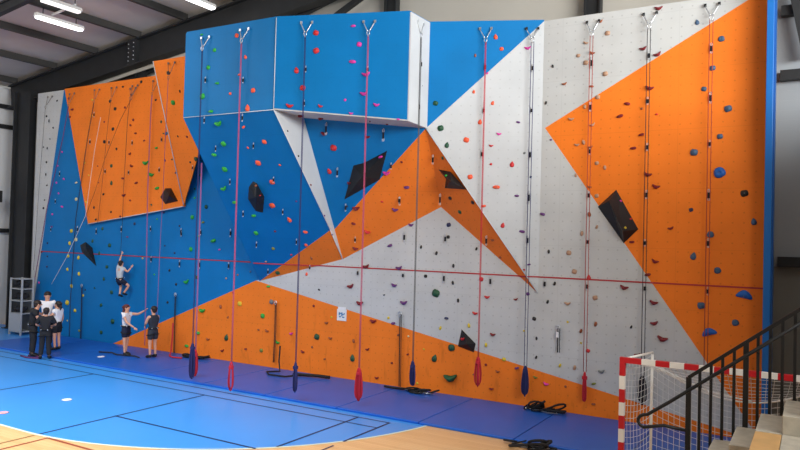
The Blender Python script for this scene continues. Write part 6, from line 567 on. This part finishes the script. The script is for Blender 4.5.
# ------------------------------------------------------------------ equipment rack
t = empty('equipment_rack', (-24.22, 14.5, 0), 'pale shelf rack of dark harnesses at the left end of wall', 'rack')
m_rack = mat('pale grey rack steel', (172, 176, 178), .5)
for sx in (-.34, .34):
    for sy in (-.2, .2): MB().box((sx - .025, sy - .025, 0), (sx + .025, sy + .025, 2.0)).build('upright', m_rack, t)
for z in (.12, .75, 1.2, 1.62, 1.97): MB().box((-.34, -.22, z - .015), (.34, .22, z + .015)).build('shelf', m_rack, t)
MB().box((-.33, .2, .12), (.33, .215, 1.97)).build('back_panel', mat('dull rack back', (96, 100, 104), .7), t)
MB().box((-.34, -.22, .13), (.34, -.2, .74)).build('front_panel', m_rack, t)
rr = random.Random(9)
for si, (z, sl) in enumerate(((.765, 'lowest'), (1.215, 'middle'), (1.635, 'upper'))):
    for k in range(3):
        b_ = MB(); x = -.21 + .21 * k
        for q in range(5): b_.ball((rr.uniform(-.03, .03), rr.uniform(-.08, .08), rr.uniform(.08, .2)), (rr.uniform(.065, .08), rr.uniform(.07, .1), rr.uniform(.07, .1)), 2)
        for q in range(3): b_.tube([(.07 * math.cos(j * .6) + rr.uniform(-.02, .02), -.1 + .03 * math.sin(j), .12 + .08 * math.sin(j * .6)) for j in range(11)], .012, 5)
        tag(b_.build('harness_bundle', mat('dark harness cloth', (30, 31, 36), .8), None, (-24.22 + x, 14.5, z)), 'dark harness bundle on the %s rack shelf, %s one' % (sl, ('left', 'centre', 'right')[k]), 'harness', 'harnesses on the rack')

# ------------------------------------------------------------------ handball goal
t = empty('handball_goal', (-1.0, 10.94, 0), 'red and white handball goal with net beside the stairs', 'goal')
def striped(p, q, first, label, cuts):
    P_, Q_ = Vector(p), Vector(q); L = (Q_ - P_).length; d = (Q_ - P_) / L
    o = MB(); pos = 0; i = 0
    while pos < L - 1e-4:
        l = first if i == 0 else cuts
        e = min(L, pos + l); o.beam(P_ + d * pos, P_ + d * e, .08, .08, i % 2, up=(0, 1, 0)); pos = e; i += 1
    return o.build(label, [M_GOALRED, M_GOALWHITE], t)
for x in (-1.505, 1.575): striped((x, 0, 2.0), (x, 0, 0), .28, 'goal_post', .2)
striped((-1.465, 0, 1.96), (1.535, 0, 1.96), .24, 'crossbar', .2)
for s, x in ((-1, -1.24), (1, 1.31)):
    MB().tube([(x, .86, 1.96), (x, .86, 0)], .022, 8).build('rear_upright', M_GOALWHITE, t)
    MB().tube([(s * 1.5 + .035, .02, 1.98), (x, .86, 1.99)], .02, 8).build('top_strut', M_GOALWHITE, t)
    MB().tube([(s * 1.5 + .035, .02, .03), (x, .86, .03)], .02, 8).build('ground_bar', M_GOALWHITE, t)
MB().tube([(-1.24, .86, .03), (1.31, .86, .03)], .02, 8).build('ground_bar', M_GOALWHITE, t)
net = MB()
def sag(x):
    u = (x + 1.24) / 2.55; return 1.86 - 3.1 * .62 * u * (1 - u)
def netcord(pts): net.tube(pts, .0042, 3, caps=False)
NX = 30
xsn = [-1.24 + 2.55 * i / NX for i in range(NX + 1)]
for x in xsn:
    zt = sag(x); netcord([(x * 1.18 - .005, .04, 1.94), (x * 1.09, .45, (1.94 + zt) / 2 - .05), (x, .86, zt), (x, .9, zt * .5), (x, .86, .03)])
for k in range(16):
    f = k / 15; netcord([(x, .86 + .04 * math.sin(f * 3.14), sag(x) * (1 - f) + .03 * f) for x in xsn])
for k in range(1, 8):
    f = k / 8; netcord([(x * (1.18 - .18 * f), .04 + .82 * f, 1.94 * (1 - f) + sag(x) * f - .1 * f * (1 - f)) for x in xsn])
for s, x0, x1 in ((-1, -1.46, -1.24), (1, 1.54, 1.31)):
    for k in range(9):
        f = k / 8; netcord([(x0 + (x1 - x0) * f, .04 + .82 * f, 1.94 - .08 * f), (x0 + (x1 - x0) * f + s * .03, .04 + .82 * f, 1.0), (x0 + (x1 - x0) * f, .04 + .82 * f, .03)])
    for k in range(20):
        z = .1 + k * .097; netcord([(x0 + (x1 - x0) * f, .04 + .82 * f, z - .05 * math.sin(f * 3.14)) for f in (0, .25, .5, .75, 1)])
net.build('net', M_NET, t)
MB().tube([(x, .87, sag(x)) for x in xsn], .014, 5).build('net_rope', M_NET, t)
MB().tube([(-1.24, .1, 1.95), (-.9, .5, 1.75), (-.4, .86, sag(-.4) + .04), (.2, .86, sag(.2) + .02)], .012, 5).build('net_rope', M_NET, t)

# ------------------------------------------------------------------ bleacher stairs and rail
RISE, RUN = .187, .2455
# step i: x from x0 + i*RUN, top z
XS = -.76
steps = [(XS + RUN * i, 1.645 + RISE * (i)) for i in range(-8, 7)]
slab = lambda x0, x1, y0, y1, z0, z1, nm, lab, grp, m=M_CONC: tag(MB().box((0, 0, 0), (x1 - x0, y1 - y0, z1 - z0)).build(nm, m, None, (x0, y0, z0), bevel=.006), lab, 'step', grp)
names = {-1: 'lowest pale concrete step seen under the black rail', 0: 'concrete step left of the pine board, second lowest seen', 1: 'concrete step right behind the pine board', 2: 'highest concrete step seen at the photo right edge'}
for i, (x, z) in enumerate(steps):
    k = i - 8
    lab = names.get(k, 'concrete step hidden low under the rail, %s below lowest seen' % ORD[-k - 2] if k < 0 else 'concrete step beyond the photo right edge, %s past highest' % ORD[k - 3])
    slab(x, x + RUN - .002, 8.12, 9.0, 0, z, 'concrete_step', lab, 'concrete steps under the rail')
slab(XS + RUN * 2, XS + RUN * 6, 7.2, 8.115, 0, 1.83, 'concrete_block', 'lower concrete block right of the pine board', 'front blocks')
slab(XS + RUN * 1, XS + RUN * 2 - .004, 7.2, 8.115, 0, 1.785, 'concrete_block', 'concrete block carrying the pine board', 'front blocks')
tag(MB().box((0, 0, 0), (RUN - .004, .915, .04)).build('seat_board', M_BOARD, None, (XS + RUN * 1, 7.2, 1.787), bevel=.006), 'varnished pine board between two concrete steps', 'board')
t = empty('stair_rail', (-1.29, 9.03, 0), 'black stair rail with square balusters and looped handrail', 'handrail')
sl = .782
def zr(x): return 2.14 + sl * (x + 1.29)
xe = .8
MB().beam((0, 0, zr(-1.29)), (xe + 1.29, 0, zr(xe)), .05, .04).build('top_rail', M_RAIL, t)
nb_ = 0; x = -1.29
while x < xe:
    w = .028 if nb_ in (0, 5) else .016
    zb_ = max(0, 1.645 + RISE * math.floor((x - XS) / RUN) - .12)
    MB().box((-w, -w, zb_), (w, w, zr(x))).build('post' if nb_ in (0, 5) else 'baluster', M_RAIL, t, (x + 1.29, 0, 0)); x += .1228; nb_ += 1
hx = lambda x: x + 1.29
hz = lambda x: zr(x) - .15
yh = -.1
loop = [(hx(xe), yh, hz(xe)), (hx(-1.0), yh, hz(-1.0)), (hx(-1.5), yh, hz(-1.5)), (hx(-1.74), yh, hz(-1.74) + .01)]
for a in range(1, 7):
    th = a / 6 * math.pi * .86; loop.append((hx(-1.74) - .11 * math.sin(th), yh, hz(-1.74) + .01 - .085 * (1 - math.cos(th))))
loop += [(hx(-1.55), yh, 1.545), (hx(-1.30), 0, 1.50)]
MB().tube(loop, .021, 8).build('handrail', M_RAIL, t)
for x in (-1.15, -.55, .1): MB().tube([(hx(x), 0, hz(x) - .06), (hx(x), yh, hz(x))], .01, 6).build('rail_bracket', M_RAIL, t)

# ------------------------------------------------------------------ people
def skin_mesh(verts, edges, radii, root=0, sub=2):
    me = bpy.data.meshes.new('skin'); me.from_pydata([tuple(v) for v in verts], edges, []); o = bpy.data.objects.new('skin_tmp', me); COLL.objects.link(o)
    md = o.modifiers.new('s', 'SKIN'); md.use_smooth_shade = True
    for i, d in enumerate(me.skin_vertices[0].data):
        r = radii[i]; d.radius = r if isinstance(r, tuple) else (r, r); d.use_root = (i == root)
    ss = o.modifiers.new('u', 'SUBSURF'); ss.levels = sub; ss.render_levels = sub
    dg = bpy.context.evaluated_depsgraph_get(); dg.update()
    out = bpy.data.meshes.new_from_object(o.evaluated_get(dg)); bpy.data.objects.remove(o); bpy.data.meshes.remove(me)
    for p_ in out.polygons: p_.use_smooth = True
    return out
def person(loc, rz, H, pose, label, shirt, shorts, hair, legs='short', sleeve=.45, harness=True, ponytail=False, lean=0):
    t = empty('person', loc, label, 'person', None, rz)
    J = {'pel': (0, 0, .53), 'wai': (0, 0, .61), 'che': (0, .0, .73), 'nec': (0, 0, .835), 'jaw': (0, -.008, .885), 'hed': (0, -.004, .93), 'top': (0, 0, .965),
         'shL': (.105, 0, .805), 'shR': (-.105, 0, .805), 'elL': (.135, .01, .64), 'elR': (-.135, .01, .64), 'haL': (.14, -.04, .50), 'haR': (-.14, -.04, .50),
         'hiL': (.052, 0, .50), 'hiR': (-.052, 0, .50), 'knL': (.058, -.01, .28), 'knR': (-.058, -.01, .28), 'anL': (.06, .01, .045), 'anR': (-.06, .01, .045), 'toL': (.068, -.085, .02), 'toR': (-.068, -.085, .02)}
    J.update(pose); J = {k: Vector(v) * H for k, v in J.items()}
    rad = {'pel': (.078, .058), 'wai': (.068, .05), 'che': (.082, .058), 'nec': .031, 'jaw': (.042, .047), 'hed': (.05, .06), 'top': (.034, .042), 'shL': .035, 'shR': .035, 'elL': .024, 'elR': .024, 'haL': .017, 'haR': .017, 'hiL': .052, 'hiR': .052, 'knL': .034, 'knR': .034, 'anL': .022, 'anR': .022, 'toL': .018, 'toR': .018}
    rad = {k: (tuple(x * H for x in v) if isinstance(v, tuple) else v * H) for k, v in rad.items()}
    E = [('pel', 'wai'), ('wai', 'che'), ('che', 'nec'), ('nec', 'jaw'), ('jaw', 'hed'), ('hed', 'top'), ('che', 'shL'), ('che', 'shR'), ('shL', 'elL'), ('elL', 'haL'), ('shR', 'elR'), ('elR', 'haR'), ('pel', 'hiL'), ('pel', 'hiR'), ('hiL', 'knL'), ('knL', 'anL'), ('hiR', 'knR'), ('knR', 'anR'), ('anL', 'toL'), ('anR', 'toR')]
    ks = list(J); me = skin_mesh([J[k] for k in ks], [(ks.index(a), ks.index(b_)) for a, b_ in E], [rad[k] for k in ks], 0)
    bm = bmesh.new(); bm.from_mesh(me); x = MB(); x.bm.free(); x.bm = bm
    # face and hands join the one body mesh
    hd = J['hed']; up = (J['top'] - J['jaw']).normalized(); side = Vector((1, 0, 0)); fwd = side.cross(up).normalized(); fwd = -fwd if fwd.y > 0 else fwd
    x.ball(hd + fwd * .062 * H - up * .008 * H, (.009 * H, .013 * H, .015 * H), 1)
    for s in (-1, 1): x.ball(hd + side * s * .051 * H - up * .008 * H, (.006 * H, .013 * H, .018 * H), 1)
    x.ball(hd + fwd * .05 * H - up * .034 * H, (.016 * H, .006 * H, .005 * H), 1)
    for a, b_, s in (('elL', 'haL', 1), ('elR', 'haR', -1)):
        d = (J[b_] - J[a]).normalized(); sd = d.cross(Vector((0, 1, .2))).normalized(); nn = sd.cross(d); w = J[b_]
        Mh = Matrix((sd, nn, d)).transposed().to_4x4()
        x.ball(w + d * .03 * H, (.024 * H, .011 * H, .032 * H), 2, Mh)
        for f, (o_, l) in enumerate(((-.017, .036), (-.006, .042), (.006, .04), (.017, .032))):
            b0 = w + d * .05 * H + sd * o_ * H
            x.tube([b0, b0 + d * l * .5 * H + nn * .004 * H, b0 + d * l * .85 * H + nn * .014 * H], [.0062 * H, .0056 * H, .0042 * H], 6)
        b0 = w + d * .02 * H + sd * .02 * H * s
        x.tube([b0, b0 + d * .022 * H + sd * .018 * H * s, b0 + d * .042 * H + sd * .02 * H * s], [.007 * H, .006 * H, .0045 * H], 6)
    me2 = bpy.data.meshes.new('body'); bm.to_mesh(me2); bm.free(); bpy.data.meshes.remove(me); me2.materials.append(M_SKIN)
    body = link('body', me2, None, t)
    ey = MB()
    for s in (-1, 1): ey.ball(hd + fwd * .053 * H + side * s * .02 * H + up * .006 * H, .0065 * H, 1)
    ey.build('eyes', M_EYE, t)
    # hair
    hr = MB(); hm = Matrix((side, -fwd, up)).transposed().to_4x4()
    hr.ball(hd - fwd * .012 * H + up * .022 * H, (.06 * H, .066 * H, .052 * H), 3, hm)
    hr.ball(hd - fwd * .034 * H - up * .012 * H, (.05 * H, .04 * H, .052 * H), 2, hm)
    if ponytail: hr.ball(hd - fwd * .07 * H + up * .03 * H, (.026 * H, .03 * H, .028 * H), 2, hm); hr.tube([hd - fwd * .07 * H, hd - fwd * .09 * H - up * .05 * H, hd - fwd * .07 * H - up * .11 * H], [.02 * H, .022 * H, .008 * H], 8)
    hr.build('hair', hair, t)
    # clothing shells
    def lerp(a, b_, f): return J[a].lerp(J[b_], f)
    g = .014 * H
    V_ = [lerp('pel', 'wai', -.12), J['wai'], J['che'], lerp('che', 'nec', .8), J['shL'], J['shR']]; R_ = [(.078 * H + g, .06 * H + g), (.068 * H + g, .052 * H + g), (.082 * H + g, .06 * H + g), .036 * H, .037 * H + g, .037 * H + g]
    E_ = [(0, 1), (1, 2), (2, 3), (2, 4), (2, 5)]
    if sleeve: V_ += [lerp('shL', 'elL', sleeve), lerp('shR', 'elR', sleeve)]; R_ += [.032 * H + g, .032 * H + g]; E_ += [(4, 6), (5, 7)]
    sm = skin_mesh(V_, E_, R_); link('top', sm, shirt, t)
    V_ = [J['wai'].lerp(J['pel'], .1), J['pel'], J['hiL'], J['hiR']]; R_ = [(.072 * H + g * .9, .054 * H + g * .9), (.08 * H + g, .06 * H + g), .054 * H + g, .054 * H + g]; E_ = [(0, 1), (1, 2), (1, 3)]
    if legs == 'long': V_ += [J['knL'], lerp('knL', 'anL', .92), J['knR'], lerp('knR', 'anR', .92)]; R_ += [.037 * H + g, .028 * H + g, .037 * H + g, .028 * H + g]; E_ += [(2, 4), (4, 5), (3, 6), (6, 7)]
    else: V_ += [lerp('hiL', 'knL', .72), lerp('hiR', 'knR', .72)]; R_ += [.045 * H + g, .045 * H + g]; E_ += [(2, 4), (3, 5)]
    link('trousers' if legs == 'long' else 'shorts', skin_mesh(V_, E_, R_, 1), shorts, t)
    for s in 'LR':
        a, b_ = J['an' + s], J['to' + s]; sh = MB(); d = b_ - a
        Ms = d.to_track_quat('Y', 'Z').to_matrix().to_4x4()
        sh.ball(a.lerp(b_, .5), (.034 * H, .075 * H, .027 * H), 2, Ms); sh.ball(a, (.032 * H, .034 * H, .034 * H), 2); sh.build('shoe', M_SHOE, t)
    if harness:
        hb = MB(); c = J['wai'].lerp(J['pel'], .45); ax = (J['wai'] - J['pel']).normalized(); e1 = Vector((1, 0, 0)); e2 = ax.cross(e1).normalized()
        hb.tube([c + e1 * (.098 * H) * math.cos(k * .3927) + e2 * (.08 * H) * math.sin(k * .3927) for k in range(16)], .012 * H, 6, True)
        for s in 'LR':
            q = lerp('hi' + s, 'kn' + s, .25); hb.tube([q + Vector((.07 * H * math.cos(k * .5236), .07 * H * math.sin(k * .5236), .015 * H * math.sin(k * .5236))) for k in range(12)], .009 * H, 6, True)
        ho = hb.build('harness', M_SLING, t)
        bk_ = MB()
        for k in (2, 5, 10, 14): bk_.ball(c + e1 * (.108 * H) * math.cos(k * .3927) + e2 * (.09 * H) * math.sin(k * .3927), .012 * H, 1)
        bk_.build('gear_loop', M_STEEL, ho)
    return t
AWAY = math.atan2(-.84, -.54)   # facing from the viewer towards the wall
def facing(dx, dy): return math.atan2(dx, -dy)
ZF = .05
# group standing on the left
person((-20.5, 13.1, ZF), facing(.84, -.54), 1.76, {'elL': (.17, -.03, .66), 'elR': (-.17, -.03, .66), 'haL': (.08, -.13, .60), 'haR': (-.08, -.13, .60)}, 'person in white T-shirt facing camera, behind the dark-clothed group', M_WHITECLOTH, M_DARKCLOTH, M_HAIR, 'long', .5, False)
person((-19.0, 12.12, .01), facing(-.75, .6), 1.48, {'elL': (.17, -.03, .66), 'elR': (-.17, -.03, .66), 'haL': (.10, -.14, .62), 'haR': (-.10, -.14, .62), 'anL': (.075, .01, .045), 'anR': (-.075, .01, .045), 'toL': (.09, -.08, .02), 'toR': (-.09, -.08, .02)}, 'person all in black seen from behind, wearing a harness, centre of group', M_DARKCLOTH, M_DARKCLOTH, M_HAIR, 'long', .9)
person((-19.66, 12.15, .01), facing(.35, .8), 1.66, {'che': (.02, -.03, .73), 'nec': (.03, -.05, .83), 'jaw': (.035, -.065, .875), 'hed': (.035, -.07, .915), 'top': (.035, -.07, .95), 'elL': (.12, -.14, .72), 'elR': (-.15, -.06, .66), 'haL': (.0, -.2, .80), 'haR': (-.02, -.17, .7)}, 'person in dark clothes leaning inwards at the left of group', M_DARKCLOTH, M_DARKCLOTH, M_HAIR, 'long', .6)
person((-19.95, 13.1, ZF), facing(-.7, -.2), 1.5, {'haL': (.06, -.14, .62), 'elL': (.14, -.04, .65)}, 'person in white top and black shorts at the right of group', M_WHITECLOTH, M_DARKCLOTH, M_HAIR, 'short', .35, True, True)
# belayers
person((-17.62, 13.78, ZF), facing(.9, .3), 1.52, {'elL': (.13, -.17, .80), 'haL': (.12, -.31, .875), 'elR': (-.13, -.09, .66), 'haR': (-.11, -.24, .57), 'hed': (0, .0, .93), 'top': (0, .015, .965), 'knL': (.05, -.0, .28), 'anL': (.05, .03, .045), 'toL': (.055, -.065, .02), 'anR': (-.05, -.02, .045), 'toR': (-.055, -.115, .02)}, 'person in white T-shirt and navy shorts stretching both arms forward to belay', M_WHITECLOTH, M_NAVY, M_REDHAIR, 'short', .4, True, True)
person((-16.7, 14.0, ZF), facing(-.95, .05), 1.52, {'elL': (.13, -.06, .66), 'haL': (.06, -.17, .61), 'elR': (-.13, -.04, .66), 'haR': (-.07, -.14, .56)}, 'person in dark tank top and shorts seen from behind, belaying by the wall', M_SLATECLOTH, M_SLATECLOTH, M_HAIR, 'short', 0)
# climber: facing the wall (+y)
person((-19.25, 14.78, 1.52), math.pi, 1.32, {'pel': (.0, .02, .50), 'wai': (0, .03, .58), 'che': (.01, .02, .71), 'nec': (.0, -.0, .81), 'jaw': (0, -.01, .86), 'hed': (0, -.0, .905), 'top': (0, .012, .94), 'shL': (.10, .0, .80), 'shR': (-.10, .0, .775),
    'elL': (.125, -.05, .955), 'haL': (.115, -.09, 1.11), 'elR': (-.22, -.02, .70), 'haR': (-.25, -.09, .80), 'hiL': (.055, .02, .47), 'hiR': (-.055, .02, .47), 'knL': (.11, -.10, .33), 'anL': (.06, -.03, .12), 'toL': (.06, -.10, .09), 'knR': (-.20, -.09, .36), 'anR': (-.085, -.03, .17), 'toR': (-.10, -.10, .14)}, 'person climbing the left blue wall in grey T-shirt and dark shorts', M_GREYCLOTH, M_NAVY, M_HAIR, 'short', .45)
